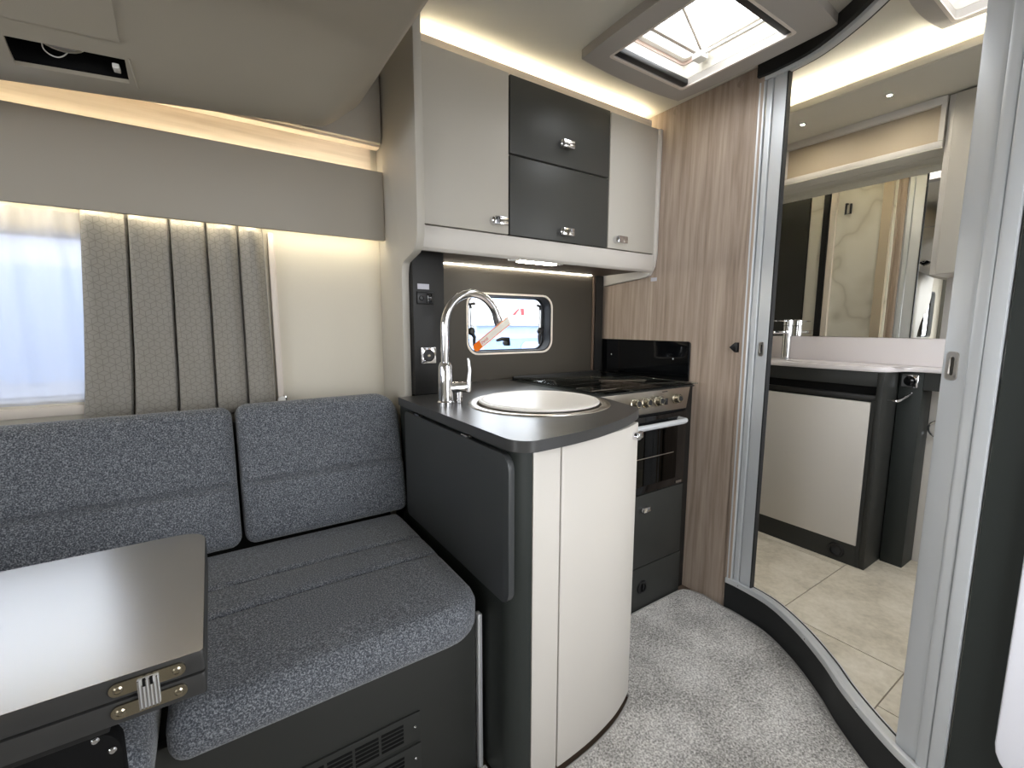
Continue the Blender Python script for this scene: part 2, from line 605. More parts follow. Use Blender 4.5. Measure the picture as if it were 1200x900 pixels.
# washroom floor: slab with individual tiles
fl = thing('floor_washroom', (2.0, 0.8, 0.0), 'beige stone tiled washroom floor', 'floor', kind='structure')
out = offset(CURVE, 0.012)
poly = out + [(1.30, -0.40), (2.53, -0.40), (2.53, 1.72), (1.72, 1.72)]
build('slab', prism(bm(), poly, 'z', 0.0, FW - 0.003), 'grout', fl)
TX = [(1.715, 2.225), (2.23, 2.53)]
TS = 0.372


def clip(poly, f):
    """clip polygon by half plane f(p)>=0"""
    res = []
    for i in range(len(poly)):
        p, q = poly[i], poly[(i + 1) % len(poly)]
        fp, fq = f(p), f(q)
        if fp >= 0: res.append(p)
        if (fp >= 0) != (fq >= 0):
            t = fp / (fp - fq)
            res.append((p[0] + (q[0] - p[0]) * t, p[1] + (q[1] - p[1]) * t))
    return res


# joints at y = .37, .73, 1.10 ; staggered x joints
G = 0.0018
rows = [(-0.38, 0.0, 1.45), (0.0, 0.37, 1.45), (0.37, 0.73, 1.66), (0.73, 1.10, 1.48), (1.10, 1.46, 1.70), (1.46, 1.72, 1.45)]
edge_poly = offset(CURVE, 0.042) + [(1.36, -0.38), (2.525, -0.38), (2.525, 1.715), (1.735, 1.715)]
for (y0, y1, xs) in rows:
    x0 = xs - 0.72
    while x0 < 2.53:
        x1 = x0 + 0.72
        pp = clip(clip(clip(clip(edge_poly, lambda p: p[0] - x0 - G), lambda p: x1 - G - p[0]), lambda p: p[1] - y0 - G), lambda p: y1 - G - p[1])
        if len(pp) > 2:
            q = []
            for p in pp:
                if not q or (Vector(p) - Vector(q[-1])).length > 1e-4:
                    q.append(p)
            if (Vector(q[0]) - Vector(q[-1])).length < 1e-4: q.pop()
            ar = sum(q[i][0] * q[(i + 1) % len(q)][1] - q[(i + 1) % len(q)][0] * q[i][1] for i in range(len(q))) / 2
            if abs(ar) > 2e-3:
                build('tile', prism(bm(), q, 'z', FW - 0.003, FW), 'floor_tile', fl)
        x0 = x1

tr = thing('trim_1', (1.55, 0.6, 0.0), 'curved dark step below the washroom doorway with aluminium sill rail', 'sill', kind='structure')
build('riser', slab(bm(), CURVE, 0.0, 0.012, -0.012, 0.114), 'sill_black', tr)
b = slab(bm(), CURVE, -0.004, 0.010, 0.108, 0.130, 0.003)
build('rail_lip', b, 'aluminium', tr)
build('rail_track', slab(bm(), CURVE, 0.010, 0.040, 0.108, 0.126, 0.002), 'aluminium', tr)
build('rail_seal', slab(bm(), CURVE, 0.030, 0.034, 0.120, 0.1275), 'seal_rubber', tr)
for i in (6, 20, 34, 46):
    p = offset(CURVE, -0.004)[i]; t = Vector(CURVE[i + 1]) - Vector(CURVE[i - 1]); nn = Vector((t.y, -t.x)).normalized()
    build('screw', lathe(bm(), [(0, 0.0012), (0.002, 0.0012), (0.003, 0)], (p[0], p[1], 0.119), (nn.x, nn.y, 0), 12), 'screw_silver', tr)

tr2 = thing('trim_2', (1.55, 0.6, 2.0), 'curved black head track of the washroom door on the ceiling', 'track', kind='structure')
build('fascia', slab(bm(), CURVE, -0.012, 0.004, 2.024, CEIL - 0.001), 'near_black', tr2)
build('rail', slab(bm(), CURVE, 0.004, 0.030, 2.012, CEIL - 0.001, 0.002), 'alu_paint', tr2)
build('seal', slab(bm(), CURVE, 0.030, 0.036, 2.014, CEIL - 0.001), 'seal_rubber', tr2)


def handle_pull(c, n, parent, h=0.052, wd=0.018):
    """recessed oval finger pull: rim, plate and slot on a vertical face with normal n"""
    n = Vector((n[0], n[1], 0)).normalized(); t = Vector((-n.y, n.x, 0)); c = Vector(c)
    M = Matrix((t, Vector((0, 0, 1)), n)).transposed().to_4x4(); M.translation = c
    b = bm(); prism(b, rrect(-wd / 2, wd / 2, -h / 2, h / 2, wd * 0.35), 'z', 0, 0.003, holes=[rrect(-wd * .22, wd * .22, -h * .33, h * .33, wd * .2)])
    bmesh.ops.transform(b, matrix=M, verts=b.verts[:])
    pl = build('finger_pull', b, 'steel', parent)
    b = bm(); prism(b, rrect(-wd * .22, wd * .22, -h * .33, h * .33, wd * .2), 'z', 0, 0.0012)
    bmesh.ops.transform(b, matrix=M, verts=b.verts[:])
    build('slot', b, 'chrome', pl)


def pull_on(yy, off, parent, *a):
    p = sub(yy + 0.004, yy - 0.004)
    t = Vector(p[-1]) - Vector(p[0]); n = Vector((t.y, -t.x)).normalized()
    c = (Vector(p[-1]) + Vector(p[0])) / 2 - n * (off - 0.0002)
    handle_pull((c.x, c.y, 1.065), (n.x, n.y), parent, *a)


# tambour leaves parked at both sides of the opening
d1 = thing('tambour_door', (1.70, 0.9, 0.126), 'narrow silver tambour leaf with finger pull beside the wood partition', 'door')
build('leading_stile', slab(bm(), sub(0.905, 0.862), 0.012, 0.030, 0.127, 2.011, 0.002), 'alu_paint', d1)
build('edge_seal', slab(bm(), sub(0.862, 0.857), 0.012, 0.032, 0.127, 2.011), 'seal_rubber', d1)
build('slat', slab(bm(), sub(0.928, 0.908), 0.008, 0.028, 0.127, 2.011, 0.004), 'alu_paint', d1)
build('slat', slab(bm(), sub(0.954, 0.931), 0.003, 0.024, 0.127, 2.011, 0.004), 'alu_paint', d1)
pull_on(0.884, 0.012, d1)
d2 = thing('tambour_door', (1.33, 0.27, 0.126), 'wide silver tambour leaf with finger pull against the dark tall cupboard', 'door')
build('leading_stile', slab(bm(), sub(0.308, 0.262), 0.014, 0.032, 0.127, 2.011, 0.002), 'alu_paint', d2)
build('slat', slab(bm(), sub(0.2595, 0.236), 0.008, 0.028, 0.127, 2.011, 0.004), 'alu_paint', d2)
build('slat', slab(bm(), sub(0.2335, 0.207), 0.004, 0.024, 0.127, 2.011, 0.004), 'alu_paint', d2)
pull_on(0.288, 0.014, d2, 0.062, 0.024)

# tall dark cupboard (wardrobe) at the right, white door in it
tc = thing('tall_cupboard', (1.5, -0.1, 0.0), 'tall dark grey cupboard beside the washroom doorway with a white door', 'cupboard')
bx('carcass', (1.296, 1.46, -0.44, 0.201, -0.012, CEIL - 0.002), 'anthracite_green', tc, bev=0.003)
build('door', prism(bm(), rrect(-0.36, 0.134, 0.24, 1.85, 0.07), 'x', 1.265, 1.294, bev=0.006), 'door_panel_white', tc)

# ------------------------------------------------------------------ rooflights


def rooflight(outer, inner, label, blinds=True):
    t = thing('rooflight', ((outer[0] + outer[1]) / 2, (outer[2] + outer[3]) / 2, CEIL - 0.04), label, 'rooflight')
    z1 = CEIL - 0.001
    ox0, ox1, oy0, oy1 = outer; ix0, ix1, iy0, iy1 = inner
    # bezel, bowed along its long sides
    po = []
    for (ax, ay, cx, cy, bow) in ((ox0, oy0, ox1, oy0, (0, -0.012)), (ox1, oy0, ox1, oy1, (0.012, 0)), (ox1, oy1, ox0, oy1, (0, 0.016)), (ox0, oy1, ox0, oy0, (-0.010, 0))):
        for k in range(8):
            s = k / 8; q = 4 * s * (1 - s)
            po.append((ax + (cx - ax) * s + bow[0] * q, ay + (cy - ay) * s + bow[1] * q))
    b = prism(bm(), po, 'z', CEIL - 0.030, z1, holes=[rrect(ix0, ix1, iy0, iy1, 0.012, 3)])
    build('bezel', b, 'grey_plastic', t)
    b = prism(bm(), rrect(ix0 - 0.006, ix1 + 0.006, iy0 - 0.006, iy1 + 0.006, 0.012, 3), 'z', CEIL - 0.0308, CEIL - 0.026, holes=[rrect(ix0 + .003, ix1 - .003, iy0 + .003, iy1 - .003, 0.012, 3)])
    build('inner_lip', b, 'warm_plastic', t)
    # blind housings at both ends
    if blinds: bx('blind_bar', (ix0 + .004, ix1 - .004, iy1 - 0.030, iy1 - 0.004, CEIL - 0.026, CEIL - 0.006), 'black_plastic', t, bev=0.004)
    bx('blind_bar', (ix0 + .004, ix1 - .004, iy0 + 0.004, iy0 + 0.030, CEIL - 0.026, CEIL - 0.006), 'black_plastic', t, bev=0.004)
    # shaft
    b = prism(bm(), rrect(ix0 - .012, ix1 + .012, iy0 - .012, iy1 + .012, 0.012, 3), 'z', z1 + 0.0515, CEIL + 0.10, holes=[rrect(ix0 + .003, ix1 - .003, iy0 + .003, iy1 - .003, 0.012, 3)])
    build('upstand', b, 'rooflight_liner', t)
    # outer frame and acrylic dome
    b = prism(bm(), rrect(ix0 + .003, ix1 - .003, iy0 + .003, iy1 - .003, 0.012, 3), 'z', CEIL + 0.062, CEIL + 0.080, holes=[rrect(ix0 + .018, ix1 - .018, iy0 + .022, iy1 - .022, 0.012, 3)])
    build('sash', b, 'white_plastic', t)
    b = bm()
    nx = ny = 8
    g = [[b.verts.new((ix0 - .02 + (ix1 - ix0 + .04) * i / nx, iy0 - .02 + (iy1 - iy0 + .04) * j / ny,
                       CEIL + 0.105 + 0.05 * (1 - (2 * i / nx - 1) ** 4) * (1 - (2 * j / ny - 1) ** 4))) for j in range(ny + 1)] for i in range(nx + 1)]
    for i in range(nx):
        for j in range(ny):
            b.faces.new((g[i][j], g[i + 1][j], g[i + 1][j + 1], g[i][j + 1]))
    build('dome', b, 'rooflight_acrylic', t)
    # stay arm and clamp
    bx('stay_arm', (ix0 + .02, ix1 - .06, iy1 - 0.10, iy1 - 0.085, CEIL + 0.035, CEIL + 0.05), 'warm_plastic', t, bev=0.003)
    bx('stay_block', (ix1 - .055, ix1 - .012, iy1 - 0.115, iy1 - 0.075, CEIL + 0.02, CEIL + 0.055), 'white_plastic', t, bev=0.005)
    b = tube(bm(), [(ix1 - .03, iy1 - .10, CEIL + .04), (ix1 - .02, iy0 + .06, CEIL + .045)], 0.005, 8)
    build('stay_rod', b, 'white_plastic', t)
    b = tube(bm(), [(ix1 - .06, iy1 - .115, CEIL + .04), (ix0 + .10, iy1 - .20, CEIL + .05)], 0.005, 8)
    build('stay_rod', b, 'warm_plastic', t)
    return t


rooflight((1.105, 1.620, 0.685, 1.240), SKY, 'open white rooflight in the ceiling in front of the overhead lockers')
rooflight((1.565, 1.908, -0.35, 0.520), SKY2, 'rooflight in the washroom ceiling, lengthened out of view for more daylight', False)

# ------------------------------------------------------------------ overhead cab moulding


def sst(t):
    t = max(0.0, min(1.0, t)); return t * t * (3 - 2 * t)


XM = 0.422


def mould_z(px, py):
    prof = sst((py - 1.10) / 0.30)                    # dips to the lip towards the wall
    endf = 1 - sst((px - 0.29) / 0.15)
    z = 1.795 - (0.114 - 0.08 * max(px, -0.9)) * prof * endf
    z += 0.03 * sst((py - 1.42) / 0.05) ** 2 + 0.02 * sst((px - 0.39) / 0.032) ** 2
    return z


xs_ = [-1.35 + (XM + 1.35) * i / 90 for i in range(91)]
ys_ = [-0.455 + 0.2 * i for i in range(7)] + [0.80 + (1.472 - 0.80) * i / 48 for i in range(49)]
VH = (-0.285, -0.118, 1.298, 1.362)                      # vent hole


def invent(i, j):
    mx_ = (xs_[i] + xs_[i + 1]) / 2; my = (ys_[j] + ys_[j + 1]) / 2
    return VH[0] < mx_ < VH[1] and VH[2] < my < VH[3]


mo = thing('cab_moulding', (-0.4, 0.5, 1.66), 'large beige moulded overhead panel above the sofa with an open lamp recess', 'overhead moulding')
b = bm()
g = [[b.verts.new((px, py, mould_z(px, py))) for py in ys_] for px in xs_]
for i in range(len(xs_) - 1):
    for j in range(len(ys_) - 1):
        if not invent(i, j):
            b.faces.new((g[i][j], g[i][j + 1], g[i + 1][j + 1], g[i + 1][j]))
# hole rim folded up, lip folded up, right edge folded up
top = {}


def up_(v, dz):
    k = (v, dz)
    if k not in top:
        top[k] = b.verts.new(v.co + Vector((0, 0, dz)))
    return top[k]


be = [e for e in b.edges if len(e.link_faces) == 1]
for e in be:
    v1, v2 = e.verts
    mid = (v1.co + v2.co) / 2
    hole = VH[0] - .03 < mid.x < VH[1] + .03 and VH[2] - .03 < mid.y < VH[3] + .03
    dz = 0.008 if hole else None
    if hole:
        b.faces.new((v1, v2, up_(v2, dz), up_(v1, dz)))
    else:
        for v in (v1, v2):
            if ('t', v) not in top:
                top[('t', v)] = b.verts.new((v.co.x, v.co.y, 1.875))
        try:
            b.faces.new((v1, v2, top[('t', v2)], top[('t', v1)]))
        except ValueError:
            pass
build('shell', b, 'moulding_beige', mo, ang=60)
b = prism(bm(), rrect(-1.34, XM - 0.004, -0.45, 1.468, 0.01), 'z', 1.8755, 1.884)
build('backing', b, 'cab_grey', mo)
# lamp recess box, loose lamp inside
b = bm()
q = [b.verts.new((VH[0] - .012 if k in (0, 3) else VH[1] + .012, VH[2] - .012 if k < 2 else VH[3] + .012, max(mould_z(-0.2, VH[2] - .012 if k < 2 else VH[3] + .012), 1.0) + 0.008)) for k in range(4)]
q2 = [b.verts.new((v.co.x, v.co.y, 1.80)) for v in q]
for k in range(4):
    b.faces.new((q[k], q[(k + 1) % 4], q2[(k + 1) % 4], q2[k]))
b.faces.new(q2)
build('recess', b, 'black_matt', mo)
b = bm(); lathe(b, [(0, 0.0), (0.030, 0.004), (0.036, 0.012), (0.036, 0.03), (0, 0.032)], (-0.210, 1.312, 1.706), (0, 0.15, 1), 24)
lm_ = build('lamp_body', b, 'grey_plastic', mo)
build('lamp_rim', lathe(bm(), [(0.035, 0), (0.039, 0.003), (0.039, 0.008), (0.035, 0.010)], (-0.210, 1.312, 1.710), (0, 0.15, 1), 24, close=True), 'cream_wall', lm_)
build('wire', tube(bm(), smooth_curve([(-0.235, 1.325, 1.725), (-0.240, 1.340, 1.702), (-0.228, 1.350, 1.694), (-0.212, 1.352, 1.700), (-0.19, 1.35, 1.73)], 6), 0.0012, 6), 'white_plastic', mo)
build('clip', box(bm(), -0.134, -0.122, 1.33, 1.356, 1.692, 1.702, 0.002), 'white_plastic', mo)


def surf_patch(name, pts, mat, parent, th=0.004):
    """thin plate that follows the moulding underside"""
    b = bm()
    n = 14
    (x0, x1, y0, y1) = pts
    lo = [[b.verts.new((x0 + (x1 - x0) * i / n, y0 + (y1 - y0) * j / n, mould_z(x0 + (x1 - x0) * i / n, y0 + (y1 - y0) * j / n) - th)) for j in range(n + 1)] for i in range(n + 1)]
    hi = [[b.verts.new(v.co + Vector((0, 0, th * 1.5))) for v in r] for r in lo]
    for i in range(n):
        for j in range(n):
            b.faces.new((lo[i][j], lo[i][j + 1], lo[i + 1][j + 1], lo[i + 1][j]))
    for i in range(n):
        b.faces.new((lo[i][0], lo[i + 1][0], hi[i + 1][0], hi[i][0])); b.faces.new((lo[i][n], hi[i][n], hi[i + 1][n], lo[i + 1][n]))
        b.faces.new((lo[0][i], hi[0][i], hi[0][i + 1], lo[0][i + 1])); b.faces.new((lo[n][i], lo[n][i + 1], hi[n][i + 1], hi[n][i]))
    return build(name, b, mat, parent, ang=60)


surf_patch('hatch', (-0.62, -0.112, 0.95, 1.270), 'moulding_beige', mo)
b = bm()
pts = [(-0.102 + 0.006 * k / 6, 1.300 + 0.07 * k / 6) for k in range(7)]
tube(b, [(px, py, mould_z(px, py)) for px, py in pts], 0.0022, 8)
build('bezel_rib', b, 'moulding_beige', mo)

# ------------------------------------------------------------------ pelmet over the sofa
pe = thing('pelmet', (-0.4, 1.68, 1.45), 'plain grey pelmet board above the sofa curtain with hidden lighting', 'pelmet')
bx('board', (-1.45, 0.544, 1.640, 1.656, 1.450, 1.684), 'pelmet_grey', pe, bev=0.003)
bx('shelf', (-1.45, 0.544, 1.657, 1.719, 1.606, 1.618), 'pelmet_grey', pe)
bx('led_strip', (-1.40, 0.535, 1.660, 1.666, 1.640, 1.645), 'led_warm', pe)
bx('led_strip', (-1.40, 0.535, 1.657, 1.661, 1.456, 1.460), 'led_warm', pe)
bx('wood_strip', (-1.45, 0.520, 1.700, 1.719, 1.62, 1.800), 'wood_strip', label='pale timber strip glowing in the slot above the pelmet', cat='trim strip')
uf = thing('upper_fascia', (-0.4, 1.66, 1.79), 'grey fascia above the timber strip, mostly behind the overhead moulding', 'fascia')
bx('board', (-1.45, 0.543, 1.640, 1.660, 1.778, CEIL - 0.002), 'pelmet_grey', uf, bev=0.003)
bx('edge_trim', (-1.45, 0.543, 1.661, 1.699, 1.772, 1.780), 'wood_strip', uf)

# ------------------------------------------------------------------ sofa window, net curtain, curtain, blind cassette


def window(name, o, y0, label, cat_, frame_mat, proud=0.012, fw=0.022, r=0.055):
    t = thing(name, ((o[0] + o[1]) / 2, YW, o[2]), label, cat_, kind='structure')
    b = prism(bm(), rrect(o[0] + 0.001, o[1] - 0.001, o[2] + 0.001, o[3] - 0.001, r), 'y', y0, YW + 0.034, holes=[rrect(o[0] + .007, o[1] - .007, o[2] + .007, o[3] - .007, r - 0.006)])
    build('frame', b, frame_mat, t)
    b = prism(bm(), rrect(o[0] - .01, o[1] + .01, o[2] - .01, o[3] + .01, r), 'y', YW + 0.046, YW + 0.054)
    build('pane', b, 'window_glass', t)
    b = prism(bm(), rrect(o[0] - .015, o[1] + .015, o[2] - .015, o[3] + .015, r), 'y', YW + 0.036, YW + 0.0455, holes=[rrect(o[0] + .012, o[1] - .012, o[2] + .012, o[3] - .012, r - 0.012)])
    build('seal', b, 'seal_rubber', t)
    return t


window('window_1', W_SOFA, YW + 0.001, 'bright sofa side window behind the net curtain', 'window', 'white_plastic')
bx('window_sill', (-1.15, 0.165, 1.706, YW - 0.0005, 0.900, 0.928), 'warm_plastic', label='cream ledge under the sofa window behind the back cushions', cat='sill', bev=0.003)
ca = thing('blind_cassette', (0.178, 1.70, 0.89), 'upright cream blind guide at the edge of the sofa curtain', 'blind guide')
bx('guide', (0.176, 0.192, 1.696, YW - 0.0005, 0.905, 1.448), 'warm_plastic', ca, bev=0.003)
bx('rib', (0.192, 0.196, 1.702, YW - 0.0005, 0.915, 1.448), 'warm_plastic', ca)
b = lathe(bm(), [(0, 0), (0.011, 0.001), (0.012, 0.012), (0, 0.013)], (0.186, 1.6955, 0.9), (0, -1, 0), 16)
build('end_roller', b, 'white_plastic', ca)
bx('end_clip', (0.195, 0.203, 1.693, 1.705, 0.888, 0.912), 'chrome', ca, bev=0.002)

# net curtain: gathered translucent sheet
b = bm()
nx_, nz_ = 160, 12
g = []
for i in range(nx_ + 1):
    px = -1.12 + (1.12 - 0.22) * i / nx_
    col = []
    for j in range(nz_ + 1):
        pz = 0.935 + (1.452 - 0.935) * j / nz_
        k = j / nz_
        fold = 0.009 * math.sin(px * 62 + 0.8 * math.sin(px * 17)) * (0.5 + 0.5 * k) + 0.006 * math.sin(px * 143 + 1.2) * k
        col.append(b.verts.new((px + 0.004 * math.sin(pz * 9 + px * 30), 1.7105 + fold * 0.75, pz)))
    g.append(col)
for i in range(nx_):
    for j in range(nz_):
        b.faces.new((g[i][j], g[i + 1][j], g[i + 1][j + 1], g[i][j + 1]))
build('net_curtain', b, 'net_curtain', label='sheer white net curtain over the sofa window', cat='net curtain', ang=180)

# pleated curtain: five panels with deep creases
b = bm()
nz_ = 24
edges_t = [-0.272, -0.172, -0.078, 0.010, 0.092, 0.163]
edges_b = [-0.318, -0.205, -0.098, 0.000, 0.088, 0.172]
verts = []
for p in range(5):
    for k in (0, 0.025, 0.055, 0.10, 0.22, 0.36, 0.5, 0.64, 0.78, 0.89, 0.945, 0.975):
        verts.append((p, k))
verts.append((4, 1.0))
cols = []
for (p, s) in verts:
    col = []
    for j in range(nz_ + 1):
        t = j / nz_
        pz = 0.865 + (1.462 - 0.865) * t
        f = t ** 0.7
        xa = edges_b[p] + (edges_t[p] - edges_b[p]) * f
        xb = edges_b[p + 1] + (edges_t[p + 1] - edges_b[p + 1]) * f
        # each pleat bows forward and dives into a crease at its right edge
        plate = sst(s / 0.06) * (1 - sst((s - 0.94) / 0.06))
        yy = 1.698 - 0.020 * plate - 0.006 * math.sin(2.2 * PI * s + p) * t * plate - 0.007 * (1 - s) * plate - 0.009 * math.sin(PI * s) + 0.006
        yy += 0.0012 * math.sin(pz * 23 + p * 2 + s * 4)
        px = xa + (xb - xa) * s
        col.append(b.verts.new((px, yy, pz + 0.006 * math.sin(p * 2.1 + s * 3) * (1 - t))))
    cols.append(col)
for i in range(len(cols) - 1):
    for j in range(nz_):
        b.faces.new((cols[i][j], cols[i + 1][j], cols[i + 1][j + 1], cols[i][j + 1]))
cu = build('curtain', b, 'curtain_cloth', label='grey pleated curtain woven with a cube pattern', cat='curtain', ang=50)
md = cu.modifiers.new('thick', 'SOLIDIFY'); md.thickness = 0.0015; md.offset = 1

# ------------------------------------------------------------------ sofa


def cushion(name, mat, origin, U, V, W, lu, lv, T, R, rc, label, cat, group, seams=(), puff=0.008, groove=0.009):
    """boxed cushion: lu x lv outline with corner radii rc, thickness T, edge radius R, seams = v positions"""
    U, V, W, O = Vector(U).normalized(), Vector(V).normalized(), Vector(W).normalized(), Vector(origin)
    if not isinstance(rc, tuple): rc = (rc,) * 4

    def sdf(u, v):
        d = min(u, lu - u, v, lv - v)
        for (cu_, cv, r) in ((0, 0, rc[0]), (1, 0, rc[1]), (1, 1, rc[2]), (0, 1, rc[3])):
            uu = u if cu_ == 0 else lu - u; vv = v if cv == 0 else lv - v
            if uu < r and vv < r:
                d = min(d, r - math.hypot(r - uu, r - vv))
        return max(d, 0)

    def spaced(L, extra=()):
        s = set()
        for k in range(6):
            q = R * (1 - math.cos(k / 5 * PI / 2)); s.add(round(q, 5)); s.add(round(L - q, 5))
        n = max(4, int(L / 0.03))
        for k in range(1, n):
            s.add(round(R + (L - 2 * R) * k / n, 5))
        for e in extra:
            for dd in (-0.014, -0.007, -0.003, 0, 0.003, 0.007, 0.014): s.add(round(e + dd, 5))
        return sorted(s)
    us = spaced(lu); vs = spaced(lv, seams)
    b = bm()

    def inset(v):
        a = c = 0
        if v < rc[0]: a = rc[0] - math.sqrt(max(0, rc[0] ** 2 - (rc[0] - v) ** 2))
        if lv - v < rc[3]: a = rc[3] - math.sqrt(max(0, rc[3] ** 2 - (rc[3] - lv + v) ** 2))
        if v < rc[1]: c = rc[1] - math.sqrt(max(0, rc[1] ** 2 - (rc[1] - v) ** 2))
        if lv - v < rc[2]: c = rc[2] - math.sqrt(max(0, rc[2] ** 2 - (rc[2] - lv + v) ** 2))
        return a, c
    sheets = []
    for side in (1, -1):
        rows_ = []
        for v in vs:
            a, c = inset(v)
            row = []
            for u in us:
                uu = a + u / lu * (lu - a - c)
                d = sdf(uu, v)
                e = 1 - min(d / R, 1)
                h = T / 2 - R + R * math.sqrt(max(0, 1 - e * e))
                h += puff * math.sin(PI * uu / lu) ** 0.5 * (1 if d > 0 else 0) * min(1, d / 0.1)
                if side == 1:
                    for s_ in seams:
                        q = abs(v - s_)
                        h -= groove * math.exp(-(q / 0.007) ** 2) * min(1, d / R + 0.3)
                    if groove > 0.01: h += 0.010 * max(0, 1 - abs(v - s_ * 0.55) / (s_ * 0.5)) * min(1, d / 0.05)
                row.append(b.verts.new(O + U * uu + V * v + W * (side * h)))
            rows_.append(row)
        sheets.append(rows_)
    F, K = sheets
    nr, nc = len(vs), len(us)
    for i in range(nr - 1):
        for j in range(nc - 1):
            b.faces.new((F[i][j], F[i][j + 1], F[i + 1][j + 1], F[i + 1][j]))
            b.faces.new((K[i][j], K[i + 1][j], K[i + 1][j + 1], K[i][j + 1]))
    for i in range(nr - 1):
        b.faces.new((F[i][0], F[i + 1][0], K[i + 1][0], K[i][0])); b.faces.new((F[i][-1], K[i][-1], K[i + 1][-1], F[i + 1][-1]))
    for j in range(nc - 1):
        b.faces.new((F[0][j], K[0][j], K[0][j + 1], F[0][j + 1])); b.faces.new((F[-1][j], F[-1][j + 1], K[-1][j + 1], K[-1][j]))
    bmesh.ops.remove_doubles(b, verts=b.verts[:], dist=1e-5)
    return build(name, b, mat, label=label, cat=cat, group=group, ang=70)


seatz = 0.512
cushion('seat_cushion', 'sofa_fabric', (-0.108, 0.846, 0.466), (1, 0, 0), (0, 1, 0), (0, 0, 1), 0.612, 0.62, 0.098, 0.036, (0.03, 0.10, 0.03, 0.03),
        'charcoal fleck seat cushion beside the kitchen unit', 'cushion', 'sofa seat cushions', seams=(0.275, 0.40), puff=0.004)
cushion('seat_cushion', 'sofa_fabric', (-0.76, 0.80, 0.466), (1, 0, 0), (0, 1, 0), (0, 0, 1), 0.638, 0.666, 0.098, 0.036, 0.03,
        'charcoal fleck seat cushion underneath the folded table', 'cushion', 'sofa seat cushions', seams=(0.275, 0.40), puff=0.004)
tl_ = math.atan2(0.09, 0.40)
Vb = (0, math.sin(tl_), math.cos(tl_)); Wb = (0, -math.cos(tl_), math.sin(tl_))
yb = 1.408 + 0.06 * math.cos(tl_)
cushion('back_cushion', 'sofa_fabric', (0.043, yb, 0.519), (1, 0, 0), Vb, Wb, 0.484, 0.405, 0.115, 0.034, (0.03, 0.03, 0.085, 0.03),
        'charcoal fleck back cushion beside the kitchen flap, rounded top corner', 'cushion', 'sofa back cushions', seams=(0.175,), puff=0.008, groove=0.015)
cushion('back_cushion', 'sofa_fabric', (-0.66, yb, 0.519), (1, 0, 0), Vb, Wb, 0.695, 0.400, 0.115, 0.034, 0.03,
        'wide charcoal fleck back cushion below the net curtain', 'cushion', 'sofa back cushions', seams=(0.175,), puff=0.008, groove=0.015)
sb = thing('sofa_base', (0.0, 1.3, -0.012), 'dark grey sofa base box with black air grilles', 'sofa base')
bx('front_panel', (-0.80, 0.505, 0.925, 0.945, -0.012, 0.411), 'anthracite', sb, bev=0.002)
bx('box', (-0.80, 0.505, 0.946, 1.716, -0.012, 0.410), 'anthracite', sb)
bx('corner_trim', (0.5085, 0.5215, 0.916, 0.936, -0.0115, 0.430), 'aluminium', bev=0.003, label='upright silver trim strip at the end of the sofa base', cat='trim strip')
bx('slot', (0.4565, 0.459, 0.9235, 0.926, 0.372, 0.408), 'black_matt', sb)


def grille(x0, x1, z0, z1):
    gr = bx('grille', (x0, x1, 0.9195, 0.9249, z0, z1), 'anthracite', sb, bev=0.0015)
    n = 4
    wd = (x1 - x0 - 0.05) / n
    for c_ in range(n):
        a0 = x0 + 0.014 + c_ * wd; a1 = a0 + wd - 0.006
        for r_ in range(5):
            zz = z0 + 0.010 + r_ * (z1 - z0 - 0.02) / 5
            bx('vent_slot', (a0, a1, 0.9188, 0.9198, zz, zz + (z1 - z0 - 0.02) / 5 * 0.62), 'black_matt', gr)
    build('screw', lathe(bm(), [(0, 0.002), (0.002, 0.002), (0.0035, 0)], (x1 - 0.013, 0.9195, (z0 + z1) / 2), (0, -1, 0), 12), 'screw_silver', gr)


bx('backrest_board', (-0.80, 0.53, 1.640, 1.660, 0.417, 0.850), 'anthracite', label='dark board behind the sofa back cushions', cat='board')
grille(0.07, 0.352, 0.172, 0.243)
grille(0.07, 0.352, 0.088, 0.159)

# ------------------------------------------------------------------ folding table
tb = thing('folding_table', (-0.4, 0.88, -0.012), 'folded grey laminate table with metal hinge in front of the sofa', 'table')
b = prism(bm(), rrect(-0.80, -0.036, 0.670, 1.088, (0.004, 0.004, 0.045, 0.004)), 'z', 0.702, 0.730, bev=0.0015)
lf = build('leaf', b, 'worktop_edge', tb)
b = prism(bm(), rrect(-0.799, -0.037, 0.671, 1.087, (0.004, 0.004, 0.044, 0.004)), 'z', 0.730, 0.7306)
build('laminate', b, 'table_top', lf)
b = prism(bm(), rrect(-0.80, -0.036, 0.670, 1.088, (0.004, 0.004, 0.045, 0.004)), 'z', 0.670, 0.699, bev=0.0015)
build('leaf', b, 'worktop_edge', tb)
# hinge
hg = bx('hinge', (-0.104, -0.083, 0.662, 0.6695, 0.684, 0.7225), 'aluminium', tb, bev=0.0015)
for k in range(6):
    bx('rib', (-0.1035 + k * 0.0036, -0.1017 + k * 0.0036, 0.6605, 0.6622, 0.6845, 0.716 if k in (1, 4) else 0.722), 'chrome', hg)
bx('notch', (-0.0985, -0.0955, 0.6602, 0.6640, 0.714, 0.7228), 'black_matt', hg)
bx('notch', (-0.0915, -0.0885, 0.6602, 0.6640, 0.714, 0.7228), 'black_matt', hg)
for zc in (0.7165, 0.687):
    b = prism(bm(), rrect(-0.131, -0.056, zc - 0.0085, zc + 0.0085, 0.0084), 'y', 0.6665, 0.6699)
    pl = build('hinge_plate', b, 'brass_nickel', tb)
    for xx in (-0.122, -0.065):
        sc_ = build('screw', lathe(bm(), [(0, 0.0012), (0.003, 0.0018), (0.005, 0.0005), (0.0052, 0)], (xx, 0.6665, zc), (0, -1, 0), 16), 'brass_nickel', pl)
